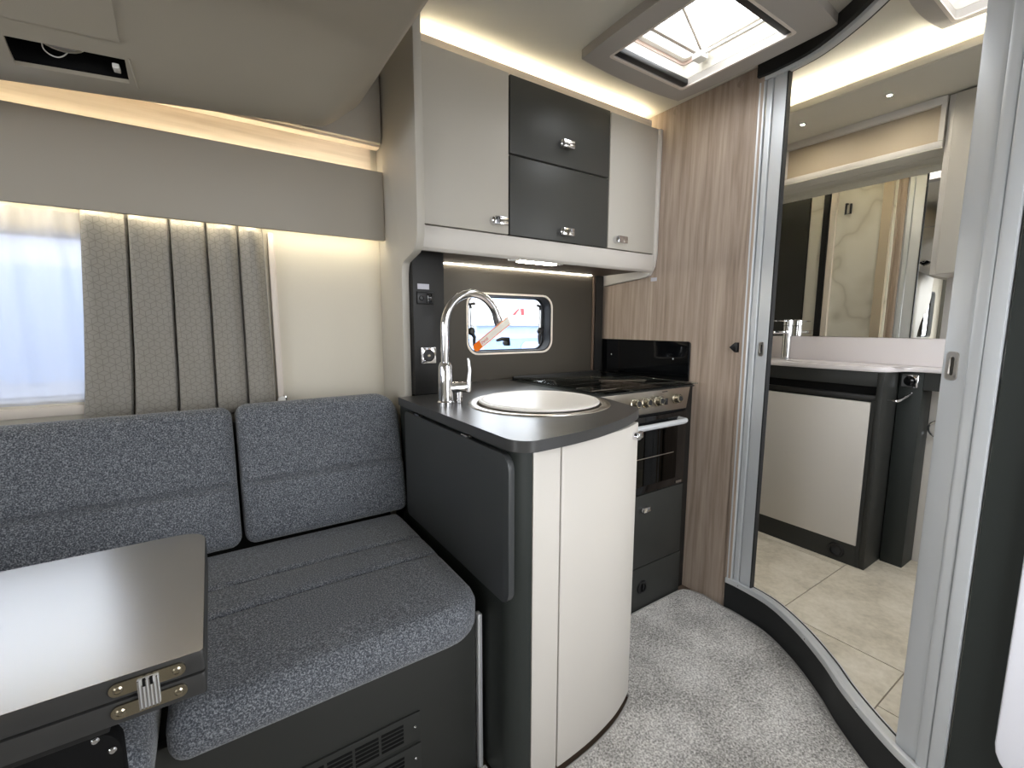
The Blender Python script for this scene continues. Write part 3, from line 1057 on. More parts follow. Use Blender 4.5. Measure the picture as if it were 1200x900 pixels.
# pedestal bracket under the table
b = prism(bm(), rrect(-0.62, -0.134, 0.42, 0.634, (0.02, 0.02, 0.03, 0.03)), 'y', 0.716, 0.742, bev=0.002)
lg = build('bracket', b, 'black_matt', tb)
for xx, zz in ((-0.158, 0.626), (-0.143, 0.604)):
    build('screw', lathe(bm(), [(0, 0.002), (0.003, 0.0018), (0.0046, 0)], (xx, 0.716, zz), (0, -1, 0), 14), 'screw_silver', lg)
bx('bearer', (-0.75, -0.14, 0.70, 1.06, 0.642, 0.6695), 'black_plastic', tb, bev=0.002)
b = lathe(bm(), [(0, 0), (0.12, 0), (0.12, 0.008), (0.03, 0.02), (0.026, 0.04), (0.026, 0.652), (0, 0.652)], (-0.42, 0.68, -0.0005), n=24)
build('leg', b, 'black_plastic', tb)

# ------------------------------------------------------------------ kitchen: end panel, base unit, worktop, flap
b = prism(bm(), [(YW - .001, 0.50), (1.492, 0.50), (1.492, 1.290), (1.490, 1.322), (1.484, 1.345), (1.475, 1.357), (1.43, 1.368), (1.385, 1.379), (1.362, 1.395),
                 (1.350, 1.425), (1.345, 1.47), (1.345, CEIL - .002), (YW - .001, CEIL - .002)], 'x', 0.547, 0.574, bev=0.004)
ep = build('end_panel', b, 'cabinet_grey', label='curved cream end panel between sofa and overhead lockers', cat='panel')

FR = smooth_curve([(0.577, 0.800), (0.62, 0.797), (0.70, 0.797), (0.80, 0.804), (0.90, 0.822), (0.97, 0.845), (1.015, 0.866)], 5)
ku = thing('kitchen_unit', (0.78, 1.2, -0.012), 'white curved kitchen base unit with dark side below the sink', 'kitchen unit')


def fr(x0, x1):
    out = []
    for a, c in zip(FR, FR[1:]):
        for xx in (x0, x1):
            if a[0] <= xx < c[0]:
                t = (xx - a[0]) / (c[0] - a[0]); out.append((xx, a[1] + (c[1] - a[1]) * t))
        if x0 < c[0] < x1: out.append(c)
    if x1 >= FR[-1][0] and FR[-1] not in out: out.append(FR[-1])
    return sorted(set(out))


bo = [(0.532, 1.50), (0.532, 0.845)] + [(0.532 + 0.045 * (1 - math.cos(a)), 0.845 - 0.045 * math.sin(a)) for a in [PI / 2 * k / 8 for k in range(1, 9)]]
inn = [(p[0], p[1] + 0.004) for p in fr(0.582, 1.010)]
build('side_panel', slab(bm(), bo + [(0.588, 0.7995)], 0.0, 0.014, 0.003, 0.879), 'anthracite_green', ku)
bx('back_panel', (0.578, 1.080, 1.690, 1.715, 0.003, 0.879), 'anthracite_green', ku)
build('end_panel', prism(bm(), [(1.000, 0.885), (1.012, 0.885), (1.088, 1.095), (1.088, 1.689), (1.074, 1.689), (1.074, 1.098)], 'z', 0.003, 0.879), 'anthracite_green', ku)
build('plinth', slab(bm(), [(p[0], p[1]) for p in fr(0.595, 1.005)], 0.020, 0.034, 0.003, 0.879), 'anthracite_green', ku)
build('filler_panel', slab(bm(), fr(0.590, 0.668), -0.001, 0.016, 0.006, 0.876, 0.0015), 'cabinet_white', ku)
kd = build('door', slab(bm(), fr(0.671, 1.013), -0.003, 0.016, 0.012, 0.874, 0.0025), 'cabinet_white', ku)


def catch(c, n, parent, s=1.0, flip=1):
    """chrome push catch: round boss with a swivelling rectangular tab, on a face with normal n"""
    n = Vector(n).normalized(); zax = Vector((0, 0, 1)); t = zax.cross(n).normalized(); c = Vector(c)
    M = Matrix((t, zax, n)).transposed().to_4x4(); M.translation = c
    b = bm()
    lathe(b, [(0, 0.017 * s), (0.009 * s, 0.017 * s), (0.0115 * s, 0.014 * s), (0.012 * s, 0)], (-0.012 * s * flip, 0, 0), (0, 0, 1), 20)
    box(b, -0.018 * s, 0.024 * s, -0.0110 * s, 0.0110 * s, 0.008 * s, 0.021 * s, 0.0022 * s, 3)
    bmesh.ops.transform(b, matrix=M, verts=b.verts[:])
    hd = build('handle', b, 'chrome', parent)
    b = bm(); box(b, 0.004 * s, 0.0225 * s, -0.0085 * s, -0.001 * s, 0.0200 * s, 0.0216 * s, 0.0006 * s)
    bmesh.ops.transform(b, matrix=M, verts=b.verts[:])
    build('tab', b, 'steel', hd)


catch((0.984, 0.8485, 0.842), (0.42, -0.9, 0), kd, 0.9)

# worktop
tip = smooth_curve([(0.560, 0.742), (0.66, 0.748), (0.78, 0.768), (0.90, 0.808), (0.985, 0.848), (1.030, 0.876)], 5)
wo = [(0.512, 1.462), (0.512, 0.805)] + [(0.560 - 0.048 * math.cos(a), 0.800 - 0.058 * math.sin(a)) for a in [PI / 2 * k / 8 for k in range(1, 8)]] + tip + \
     [(1.040, 0.888), (1.044, 0.905), (1.086, 1.075), (1.086, 1.655), (1.62, 1.658), (1.62, 1.698), (0.692, 1.698), (0.692, 1.462)]
SC = (0.845, 1.118)
b = prism(bm(), wo, 'z', 0.884, 0.910, holes=[circ(SC[0], SC[1], 0.196, 40)])
wk = build('worktop', b, 'worktop_dark', label='dark grey satin kitchen worktop with curved front edge', cat='worktop', ang=30)
# flap hung from the worktop end
fp = thing('worktop_flap', (0.50, 1.09, 0.49), 'folded-down grey worktop flap hanging at the end of the kitchen unit', 'worktop flap')
b = prism(bm(), rrect(0.782, 1.405, 0.523, 0.872, (0.035, 0.02, 0.015, 0.035)), 'x', 0.512, 0.528, bev=0.0015)
build('leaf', b, 'flap_grey', fp)
for yy in (1.30, 0.985):
    hb = bx('hinge', (0.514, 0.527, yy - 0.015, yy + 0.015, 0.8715, 0.8785), 'steel', fp, bev=0.0015)
    build('pin', tube(bm(), [(0.5135, yy - 0.017, 0.8765), (0.5135, yy + 0.017, 0.8765)], 0.003, 8), 'chrome', hb)

# sink
sk = thing('sink', (SC[0], SC[1], 0.75), 'round stainless steel sink let into the worktop', 'sink')
b = lathe(bm(), [(0.222, 0.000), (0.221, 0.0025), (0.214, 0.0035), (0.200, 0.0028), (0.194, 0.0), (0.190, -0.02), (0.178, -0.11), (0.160, -0.128), (0.03, -0.136), (0, -0.136),
                 (0, -0.1375), (0.161, -0.130), (0.180, -0.112), (0.192, -0.001)], (SC[0], SC[1], 0.9105), n=56)
build('bowl', b, 'steel', sk)
cv = thing('sink_cover', (SC[0], SC[1], 0.91), 'round cream cover lying on the sink', 'sink cover')
b = lathe(bm(), [(0, 0.008), (0.172, 0.008), (0.186, 0.0075), (0.1885, 0.0055), (0.1885, 0.002), (0.186, 0.0), (0, 0.0)], (SC[0], SC[1], 0.9145), n=56)
build('disc', b, 'sink_cover', cv)
b = lathe(bm(), [(0.168, 0.0078), (0.171, 0.0092), (0.176, 0.0092), (0.179, 0.0078)], (SC[0], SC[1], 0.9145), n=56)
build('raised_ring', b, 'sink_cover', cv)

# tap
tp = thing('mixer_tap', (0.594, 1.262, 0.91), 'tall chrome swan-neck mixer tap behind the sink', 'tap')
TB = Vector((0.594, 1.262, 0))
b = lathe(bm(), [(0, 0), (0.027, 0), (0.027, 0.006), (0.0235, 0.010), (0.0225, 0.06), (0.0215, 0.115), (0.018, 0.124), (0.0165, 0.128), (0, 0.128)], (TB.x, TB.y, 0.9105), n=28)
build('body', b, 'chrome', tp)
dirv = Vector((0.205, 0.03, 0)).normalized()
path = [TB + Vector((0, 0, 1.036)), TB + Vector((0, 0, 1.09)), TB + Vector((0, 0, 1.145))]
Rn = 0.106
for k in range(1, 19):
    a = PI * k / 18 * 0.90
    path.append(TB + dirv * (Rn * (1 - math.cos(a))) + Vector((0, 0, 1.145 + Rn * math.sin(a))))
build('neck', tube(bm(), path, 0.0128, 18), 'chrome', tp)
e1, e0 = path[-1], path[-2]
dd = (e1 - e0).normalized()
build('nozzle', tube(bm(), [e1 - dd * 0.002, e1 + dd * 0.024], 0.0145, 18), 'chrome', tp)
vb = tube(bm(), [TB + Vector((0.012, -0.004, 0.958)), TB + Vector((0.062, -0.016, 0.960))], 0.0175, 18)
vv = build('valve', vb, 'chrome', tp)
lv = tube(bm(), [TB + Vector((0.068, -0.018, 0.945)), TB + Vector((0.071, -0.019, 0.975)), TB + Vector((0.074, -0.020, 1.01)), TB + Vector((0.071, -0.019, 1.042)), TB + Vector((0.069, -0.018, 1.05))], [0.009, 0.0085, 0.006, 0.005, 0.003], 12)
build('lever', lv, 'chrome', vv)
build('base_pin', tube(bm(), [TB + Vector((0.040, -0.012, 0.911)), TB + Vector((0.040, -0.012, 0.95))], 0.010, 14), 'chrome', tp)
# instruction tag tied to the nozzle
tg = thing('tap_tag', (e1.x, e1.y, 1.06), 'orange and white paper tag hanging from the tap nozzle', 'tag')
c0_ = e1 + Vector((0.020, -0.018, -0.022)); c1_ = c0_ + Vector((-0.112, 0.010, -0.082))
ax_ = (c1_ - c0_).normalized(); pn = Vector((0.18, -0.97, -0.1)).normalized(); sv = ax_.cross(pn).normalized(); pn = sv.cross(ax_)
L_ = (c1_ - c0_).length; hw = 0.0145
b = bm()
MT = Matrix((ax_, sv, pn)).transposed().to_4x4(); MT.translation = c0_
prism(b, rrect(-0.02, L_, -hw, hw, (0.004, 0.012, 0.012, 0.004)), 'z', -0.0004, 0.0004)
bmesh.ops.transform(b, matrix=MT, verts=b.verts[:])
build('card', b, 'tag_white', tg)
b = bm()
prism(b, rrect(L_ - 0.03, L_, -hw, hw, (0.001, 0.012, 0.012, 0.001)), 'z', 0.0005, 0.0008)
bmesh.ops.transform(b, matrix=MT, verts=b.verts[:])
build('end_band', b, 'tag_orange', tg)
for sgn in (-1, 1):
    b = bm(); prism(b, [(-0.02, sgn * hw), (L_ - 0.01, sgn * hw), (L_ - 0.01, sgn * (hw - 0.0025)), (-0.02, sgn * (hw - 0.0025))][::sgn], 'z', 0.0005, 0.0008)
    bmesh.ops.transform(b, matrix=MT, verts=b.verts[:])
    build('edge_band', b, 'tag_orange', tg)

tx = text('lettering', 'SAVE', 0.013, 'mark_red', tg, (0, 0, 0), (0, 0, 0))
tx.matrix_local = Matrix.Translation(-base_of(tg)) @ MT @ Matrix.Translation((L_ - 0.047, 0, 0.0006)) @ Matrix.Rotation(PI, 4, 'Z')

# ------------------------------------------------------------------ cooker
ck = thing('cooker', (1.36, 1.4, -0.012), 'built-in cooker with steel control panel, glass lid and black oven', 'cooker')
bx('body', (1.090, 1.640, 1.150, 1.650, -0.012, 0.905), 'black_plastic', ck)
bx('side_filler', (1.641, 1.698, 1.160, 1.715, -0.012, 0.906), 'near_black', ck)
b = prism(bm(), [(1.134, 0.812), (1.150, 0.812), (1.150, 0.908), (1.120, 0.908)], 'x', 1.092, 1.625, bev=0.002)
cp = build('control_panel', b, 'steel', ck)
for xx in (1.297, 1.358, 1.428, 1.540):
    n_ = Vector((0, -0.99, 0.14))
    kb = build('knob', lathe(bm(), [(0.021, 0), (0.021, 0.004), (0.0175, 0.006), (0.0165, 0.024), (0.014, 0.027), (0, 0.027)], (xx, 1.127, 0.860), n_, 24), 'brass_nickel', cp)
    build('knob_face', lathe(bm(), [(0, 0.0282), (0.010, 0.0282), (0.011, 0.027)], (xx, 1.127, 0.860), n_, 20), 'black_plastic', kb)
bx('ignition_switch', (1.476, 1.492, 1.124, 1.131, 0.840, 0.866), 'black_plastic', cp, bev=0.002)
bx('maker_mark', (1.45, 1.482, 1.1215, 1.1235, 0.893, 0.8965), 'near_black', cp)
# hob under a glass lid
bx('hob_plate', (1.092, 1.638, 1.11, 1.650, 0.9055, 0.9095), 'near_black', ck)
for (xx, yy, rr) in ((1.22, 1.26, 0.038), (1.50, 1.27, 0.030), (1.22, 1.50, 0.030), (1.50, 1.50, 0.042)):
    build('burner', lathe(bm(), [(rr * 1.2, 0), (rr * 1.2, 0.003), (rr, 0.004), (rr, 0.0065), (0, 0.0075)], (xx, yy, 0.9095), n=24), 'steel', ck)
for (xa, xb) in ((1.12, 1.345), (1.375, 1.605)):
    for k in range(6):
        yy = 1.17 + k * 0.083
        build('pan_bar', tube(bm(), [(xa, yy, 0.9165), (xb, yy, 0.9165)], 0.0034, 10), 'chrome', ck)
    for xx in (xa, xb):
        build('pan_bar', tube(bm(), [(xx, 1.15, 0.9135), (xx, 1.60, 0.9135)], 0.0034, 10), 'chrome', ck)
b = prism(bm(), rrect(1.094, 1.624, 1.082, 1.640, 0.008), 'z', 0.9195, 0.9245, bev=0.001)
build('glass_lid', b, 'hob_glass', ck)
bx('lid_hinge', (1.10, 1.62, 1.641, 1.652, 0.910, 0.928), 'near_black', ck, bev=0.002)
# oven door
od = bx('oven_door', (1.096, 1.628, 1.132, 1.149, 0.492, 0.802), 'black_gloss', ck, bev=0.003)
bx('window', (1.16, 1.57, 1.1305, 1.132, 0.525, 0.742), 'oven_glass', od)
b = tube(bm(), [(1.150, 1.132, 0.772), (1.152, 1.098, 0.772), (1.17, 1.092, 0.772), (1.55, 1.092, 0.772), (1.572, 1.098, 0.772), (1.576, 1.132, 0.772)], 0.011, 12)
build('handle', b, 'alu_paint', od)
bx('badge', (1.575, 1.612, 1.1308, 1.132, 0.498, 0.509), 'screw_silver', od)
bx('inner_shelf', (1.18, 1.55, 1.1298, 1.1304, 0.636, 0.639), 'steel', od)
bx('shadow_gap', (1.096, 1.628, 1.140, 1.149, 0.803, 0.811), 'black_matt', ck)
ld = bx('drawer', (1.096, 1.632, 1.136, 1.149, 0.183, 0.486), 'anthracite', ck, bev=0.002)
catch((1.383, 1.136, 0.43), (0, -1, 0), ld, 0.95)
pk = bx('plinth', (1.096, 1.638, 1.136, 1.149, -0.012, 0.179), 'anthracite', ck, bev=0.002)
b = lathe(bm(), [(0, 0.001), (0.019, 0.001), (0.019, 0.006), (0.027, 0.006), (0.029, 0)], (1.394, 1.136, 0.092), (0, -1, 0), 28)
build('air_outlet', b, 'black_plastic', pk)
bx('outlet_fin', (1.392, 1.396, 1.129, 1.135, 0.075, 0.109), 'black_gloss', pk)
# black glass upstand on the wood partition
b = prism(bm(), rrect(1.178, 1.716, 0.912, 1.084, (0.002, 0.002, 0.002, 0.012)), 'x', XP - 0.009, XP - 0.001, bev=0.001)
sg = build('glass_upstand', b, 'black_gloss', label='black glass upstand on the wood partition behind the hob', cat='splashback')
for yy in (1.26, 1.63):
    build('screw', lathe(bm(), [(0, 0.002), (0.002, 0.002), (0.004, 0)], (XP - 0.009, yy, 1.005), (-1, 0, 0), 12), 'screw_silver', sg)

# ------------------------------------------------------------------ splashback wall, sockets, kitchen window
b = prism(bm(), [(0.694, 0.911), (1.678, 0.911), (1.678, 1.398), (0.694, 1.398)], 'y', 1.700, 1.7195, holes=[rrect(W_KIT[0] - .004, W_KIT[1] + .004, W_KIT[2] - .004, W_KIT[3] + .004, 0.058)])
sp = build('splashback', b, 'splash_dark', label='dark bronze splashback panel around the kitchen window', cat='splashback')
bx('corner_strip', (1.615, 1.627, 1.690, 1.6995, 0.925, 1.394), 'dark_timber', sp, bev=0.002)
bx('corner_filler', (1.628, 1.678, 1.685, 1.6995, 0.925, 1.398), 'near_black', sp)
b = prism(bm(), rrect(W_KIT[0] - .006, W_KIT[1] + .006, W_KIT[2] - .006, W_KIT[3] + .006, 0.058), 'y', 1.6965, 1.6998, holes=[rrect(W_KIT[0] + .002, W_KIT[1] - .002, W_KIT[2] + .002, W_KIT[3] - .002, 0.052)])
build('window_surround', b, 'warm_plastic', sp)
kw = window('window_2', W_KIT, 1.701, 'small kitchen window with rounded corners above the worktop', 'window', 'seal_rubber')
# catches and stays of the kitchen window
for xx, s_ in ((0.945, 1), (1.322, -1)):
    build('stay', tube(bm(), [(xx, 1.745, 1.235), (xx + 0.004 * s_, 1.742, 1.14)], 0.006, 10), 'aluminium', kw)
    b = tube(bm(), [(xx + 0.02 * s_, 1.745, 1.245), (xx - 0.004, 1.742, 1.242), (xx, 1.742, 1.225)], 0.007, 10)
    build('stay_end', b, 'black_plastic', kw)
    b = bm(); lathe(b, [(0, 0), (0.016, 0.002), (0.018, 0.012), (0.010, 0.020), (0, 0.021)], (xx, 1.750, 1.125), (0, -1, 0), 18)
    tube(b, [(xx, 1.738, 1.12), (xx + 0.012 * s_, 1.734, 1.10), (xx + 0.010 * s_, 1.734, 1.062)], [0.009, 0.008, 0.006], 10)
    build('catch', b, 'black_plastic', kw)
b = bm()
tube(b, [(1.075, 1.742, 1.083), (1.10, 1.738, 1.090), (1.135, 1.740, 1.088), (1.142, 1.742, 1.06)], [0.006, 0.009, 0.011, 0.008], 10)
lathe(b, [(0, 0), (0.014, 0), (0.014, 0.014), (0, 0.016)], (1.128, 1.752, 1.072), (0, -1, 0), 16)
build('catch', b, 'black_plastic', kw)

so = thing('socket_column', (0.633, 1.6, 0.911), 'black column with power sockets between end panel and splashback', 'column')
bx('panel', (0.5755, 0.690, 1.466, 1.719, 0.9115, 1.398), 'near_black', so, bev=0.001)
k_ = bx('switch_socket', (0.587, 0.648, 1.457, 1.4655, 1.222, 1.263), 'black_plastic', so, bev=0.003)
bx('rocker', (0.622, 0.640, 1.4545, 1.4575, 1.227, 1.257), 'black_gloss', k_, bev=0.001)
bx('rocker_mark', (0.627, 0.635, 1.4540, 1.4546, 1.243, 1.245), 'label_grey', k_)
build('usb_port', lathe(bm(), [(0.009, 0), (0.009, 0.002), (0.006, 0.002), (0.006, 0)], (0.602, 1.4572, 1.242), (0, -1, 0), 18), 'black_gloss', k_)
bx('sticker', (0.592, 0.634, 1.4650, 1.4658, 1.272, 1.290), 'label_grey', so)
k2 = build('tv_socket', prism(bm(), rrect(0.596, 0.652, 1.018, 1.076, 0.004), 'y', 1.457, 1.4655, bev=0.002), 'chrome', so)
build('socket_face', lathe(bm(), [(0, 0.001), (0.017, 0.001), (0.017, 0.003), (0.021, 0.002), (0.021, 0)], (0.624, 1.457, 1.047), (0, -1, 0), 28), 'black_plastic', k2)
build('socket_core', lathe(bm(), [(0, 0.004), (0.005, 0.004), (0.006, 0.001)], (0.624, 1.457, 1.047), (0, -1, 0), 16), 'brass_nickel', k2)

# ------------------------------------------------------------------ overhead lockers
ol = thing('overhead_lockers', (1.13, 1.55, 1.35), 'row of overhead kitchen lockers with grey and black doors', 'locker')
bx('carcass', (0.577, 1.679, 1.401, 1.718, 1.405, 2.000), 'cabinet_grey', ol)
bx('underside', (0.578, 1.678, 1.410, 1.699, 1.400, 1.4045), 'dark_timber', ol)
b = prism(bm(), [(1.376, 1.464), (1.400, 1.464), (1.412, 1.404), (1.412, 1.391), (1.394, 1.389), (1.383, 1.398), (1.378, 1.42)], 'x', 0.577, 1.679, bev=0.002)
build('bottom_rail', b, 'cabinet_white', ol)
b = prism(bm(), [(1.371, 1.996), (1.371, 1.470), (1.379, 1.415), (1.402, 1.378), (1.43, 1.371), (1.719, 1.346), (1.719, 1.996)], 'x', 1.680, 1.6985, bev=0.003)
build('end_cheek', b, 'cabinet_white', ol)
bx('cornice', (0.577, 1.665, 1.405, 1.420, 2.001, 2.036), 'wood_strip', ol)
for (x0, x1, z0, z1, mt, hx, hz) in ((0.580, 0.903, 1.470, 2.000, 'cabinet_grey', 0.855, 1.508), (0.909, 1.388, 1.745, 1.998, 'anthracite_door', 1.152, 1.818),
                                     (0.909, 1.388, 1.470, 1.738, 'anthracite_door', 1.157, 1.504), (1.393, 1.679, 1.470, 1.996, 'cabinet_grey', 1.452, 1.506)):
    dr = bx('door', (x0, x1, 1.380, 1.399, z0, z1), mt, ol, bev=0.002)
    catch((hx, 1.380, hz), (0, -1, 0), dr, 1.3)
bx('led_strip', (0.60, 1.66, 1.421, 1.427, 2.030, 2.036), 'led_cornice', ol)
bx('led_strip', (0.698, 1.605, 1.693, 1.697, 1.3965, 1.3995), 'led_task', ol)
tk = bx('task_light', (0.945, 1.20, 1.432, 1.452, 1.391, 1.3995), 'aluminium', ol, bev=0.002)
bx('diffuser', (0.985, 1.165, 1.430, 1.454, 1.388, 1.3985), 'led_task', tk, bev=0.002)

# ------------------------------------------------------------------ carpet
CP = offset(CURVE, -0.003)
outl = [(-1.6, -0.455), (1.286, -0.455), (1.286, 0.19)] + CP[::-1] + [(1.690, 0.975), (1.692, 1.05), (1.676, 1.10), (1.655, 1.124), (1.625, 1.130), (1.098, 1.130), (1.060, 1.06), (1.018, 0.89)] + \
       [(p[0], p[1] - 0.010) for p in FR[::-1]] + [(0.545, 0.815), (0.528, 0.85), (0.526, 0.914), (-0.85, 0.914), (-1.6, 0.914)]
cpt = thing('carpet', (0.6, 0.4, -0.012), 'grey fleck loose-laid aisle carpet with bound edge', 'carpet')
b = prism(bm(), outl, 'z', -0.0115, -0.001)
build('pile', b, 'carpet_pile', cpt)
bp = [(p[0], p[1], -0.002) for p in CP[::-1]] + [(1.688, 0.975, -.002), (1.690, 1.05, -.002), (1.674, 1.10, -.002), (1.655, 1.122, -.002), (1.625, 1.129, -.002), (1.098, 1.130, -.002), (1.060, 1.06, -.002), (1.018, 0.89, -.002)] + [(p[0], p[1] - 0.010, -0.002) for p in FR[::-1]]
build('binding', tube(bm(), bp, 0.004, 8), 'binding_grey', cpt)

# ------------------------------------------------------------------ washroom
# inner faces of the partition seen in the mirror
mp_ = thing('shower_wall', (1.735, 1.34, FW), 'marble effect wall panel on the washroom side of the partition', 'wall panel')
bx('marble', (1.7225, 1.732, 0.975, 1.40, FW, CEIL - .002), 'marble_panel', mp_)
bx('post', (1.7325, 1.752, 1.255, 1.285, FW, CEIL - .002), 'warm_plastic', mp_)
bx('post', (1.7325, 1.758, 1.290, 1.320, FW, CEIL - .002), 'black_plastic', mp_)
bx('dark_panel', (1.7225, 1.745, 1.405, 1.715, FW, CEIL - .002), 'anthracite', mp_)
bx('door_post', (1.7225, 1.756, 0.985, 1.03, FW, CEIL - .002), 'niche_beige', mp_)
hk = build('hook', tube(bm(), [(1.733, 1.205, 1.86), (1.750, 1.205, 1.86), (1.752, 1.205, 1.80), (1.752, 1.180, 1.80), (1.752, 1.180, 1.855)], 0.006, 8), 'black_plastic', mp_)

# vanity cabinet
vn = thing('vanity_cabinet', (2.38, 1.2, FW), 'dark washroom vanity cabinet with a white door under the basin', 'cabinet')
bx('carcass', (2.262, 2.52, 0.690, 1.715, FW, 0.9635), 'anthracite', vn)
bx('side_panel', (2.240, 2.52, 0.668, 0.6895, FW, 0.9635), 'anthracite', vn, bev=0.002)
bx('top_rail', (2.241, 2.2615, 0.690, 1.715, 0.905, 0.9635), 'anthracite', vn, bev=0.001)
bx('slot', (2.2585, 2.2615, 0.690, 1.715, 0.868, 0.9045), 'black_matt', vn)
bx('shelf_rail', (2.241, 2.2615, 0.690, 1.715, 0.846, 0.8675), 'near_black', vn, bev=0.001)
bx('stile', (2.241, 2.2615, 0.690, 0.7035, FW, 0.8455), 'anthracite', vn)
bx('door', (2.238, 2.2600, 0.7045, 1.40, 0.214, 0.838), 'cabinet_white', vn, bev=0.002)
bx('plinth', (2.241, 2.2615, 0.704, 1.715, FW, 0.2125), 'anthracite', vn)
b = lathe(bm(), [(0, 0.001), (0.022, 0.001), (0.022, 0.007), (0.030, 0.007), (0.033, 0)], (2.241, 0.775, 0.168), (-1, 0, 0), 28)
build('air_outlet', b, 'black_plastic', vn)
build('outlet_flap', lathe(bm(), [(0, 0.004), (0.017, 0.004), (0.018, 0.002)], (2.241, 0.772, 0.164), (-1, 0, 0.15), 20), 'seal_rubber', vn)
# pillar and rail to the right
bx('rail', (2.400, 2.42, 0.10, 0.585, 0.892, 0.9635), 'anthracite', vn)
pw = bx('pillar', (2.400, 2.528, 0.586, 0.664, FW, 0.9635), 'anthracite_green', vn, bev=0.002)
b = prism(bm(), rrect(0.600, 0.655, 0.900, 0.952, 0.004), 'x', 2.392, 2.3995, bev=0.001)
ov = build('spot_plate', b, 'chrome', vn)
build('spot_lens', lathe(bm(), [(0, 0.004), (0.017, 0.003), (0.021, 0)], (2.392, 0.630, 0.926), (-1, 0.1, 0), 24), 'black_gloss', ov)
b = tube(bm(), [(2.30, 0.667, 0.848), (2.30, 0.640, 0.848), (2.31, 0.632, 0.850), (2.40, 0.620, 0.872), (2.405, 0.620, 0.88)], 0.005, 10)
build('roll_holder', b, 'chrome', vn)

# counter with basin
ct = thing('basin_counter', (2.38, 1.0, 0.964), 'white moulded basin counter with upstand in the washroom', 'basin')
e_ = smooth_curve([(2.228, 1.715), (2.226, 1.1), (2.230, 0.78), (2.245, 0.69), (2.300, 0.655), (2.370, 0.635), (2.388, 0.57), (2.390, 0.40), (2.390, 0.10)], 6)
b = prism(bm(), e_ + [(2.528, 0.10), (2.528, 1.715)], 'z', 0.9645, 0.985, bev=0.004, holes=())
build('top', b, 'basin_white', ct)
b = lathe(bm(), [(1.0, 0.0), (1.02, 0.0035), (0.97, 0.0035), (0.94, 0.0)], (0, 0, 0), n=40)
bmesh.ops.transform(b, matrix=Matrix.Translation((2.335, 0.85, 0.985)) @ Matrix.Diagonal((0.075, 0.235, 1, 1)), verts=b.verts[:])
build('basin_rim', b, 'basin_white', ct)
b = lathe(bm(), [(0.96, 0.0012), (0.5, 0.0006), (0, 0.0006)], (0, 0, 0), n=40)
bmesh.ops.transform(b, matrix=Matrix.Translation((2.335, 0.85, 0.985)) @ Matrix.Diagonal((0.075, 0.235, 1, 1)), verts=b.verts[:])
build('bowl', b, 'basin_white', ct)
bx('upstand', (2.450, 2.528, 0.10, 1.234, 0.9855, 1.100), 'basin_white', ct, bev=0.003)
# basin tap
bt = thing('basin_tap', (2.40, 1.123, 0.985), 'tall chrome basin tap at the washroom basin', 'tap')
b = lathe(bm(), [(0, 0), (0.024, 0), (0.024, 0.005), (0.019, 0.008), (0.019, 0.165), (0, 0.167)], (2.40, 1.123, 0.9855), n=24)
build('body', b, 'chrome', bt)
b = box(bm(), 2.25, 2.395, 1.111, 1.135, 1.112, 1.128, 0.004)
build('spout', b, 'chrome', bt)
b = lathe(bm(), [(0, 0), (0.020, 0), (0.020, 0.026), (0.016, 0.03), (0, 0.03)], (2.40, 1.123, 1.153), n=24)
build('cartridge', b, 'chrome', bt)
b = box(bm(), 2.27, 2.40, 1.117, 1.129, 1.172, 1.178, 0.002)
build('lever', b, 'chrome', bt)

# mirror
bx('mirror', (2.450, 2.456, 0.565, 1.235, 1.1015, 1.800), 'mirror_silver', label='wide wall mirror above the washroom basin', cat='mirror')
bx('mirror_side_panel', (2.440, 2.528, 1.237, 1.40, 0.986, 1.800), 'anthracite', label='dark panel at the edge of the washroom mirror', cat='panel')
# upper cupboard: niche unit, tall cupboard, soffit
nu = thing('niche_unit', (2.40, 1.0, 1.80), 'cream framed shallow cupboard above the washroom mirror', 'cupboard')
bx('back_panel', (2.305, 2.315, 0.585, 1.715, 1.815, 1.965), 'niche_beige', nu)
bx('top_rail', (2.285, 2.304, 0.585, 1.715, 1.955, 1.984), 'cabinet_white', nu, bev=0.002)
bx('bottom_rail', (2.285, 2.304, 0.585, 1.715, 1.806, 1.828), 'cabinet_white', nu, bev=0.002)
bx('stile', (2.285, 2.304, 0.585, 0.600, 1.8285, 1.9545), 'cabinet_white', nu)
bx('stile', (2.285, 2.304, 1.135, 1.165, 1.8285, 1.9545), 'cabinet_white', nu)
bx('base_board', (2.286, 2.390, 0.585, 1.715, 1.8015, 1.8055), 'soffit_grey', nu)
bx('base_board', (2.394, 2.528, 0.585, 1.715, 1.8015, 1.8055), 'soffit_grey', nu)
tcu = thing('wall_cupboard', (2.40, 0.35, 1.34), 'tall white wall cupboard beside the washroom mirror', 'cupboard')
bx('carcass', (2.300, 2.528, 0.10, 0.583, 1.345, 1.984), 'cabinet_white', tcu, bev=0.002)
bx('door', (2.281, 2.2975, 0.10, 0.562, 1.345, 1.978), 'cabinet_grey', tcu, bev=0.002)
sf = thing('light_soffit', (2.15, 0.9, 1.985), 'grey soffit shelf under the washroom ceiling with strip light', 'soffit')
bx('board', (1.985, 2.528, 0.10, 1.715, 1.9855, 2.000), 'soffit_grey', sf)
bx('fascia', (1.972, 1.9845, 0.10, 1.715, 1.9855, 2.012), 'cream_wall', sf, bev=0.002)
bx('led_strip', (1.988, 2.000, 0.12, 1.70, 2.001, 2.010), 'led_wash', sf)
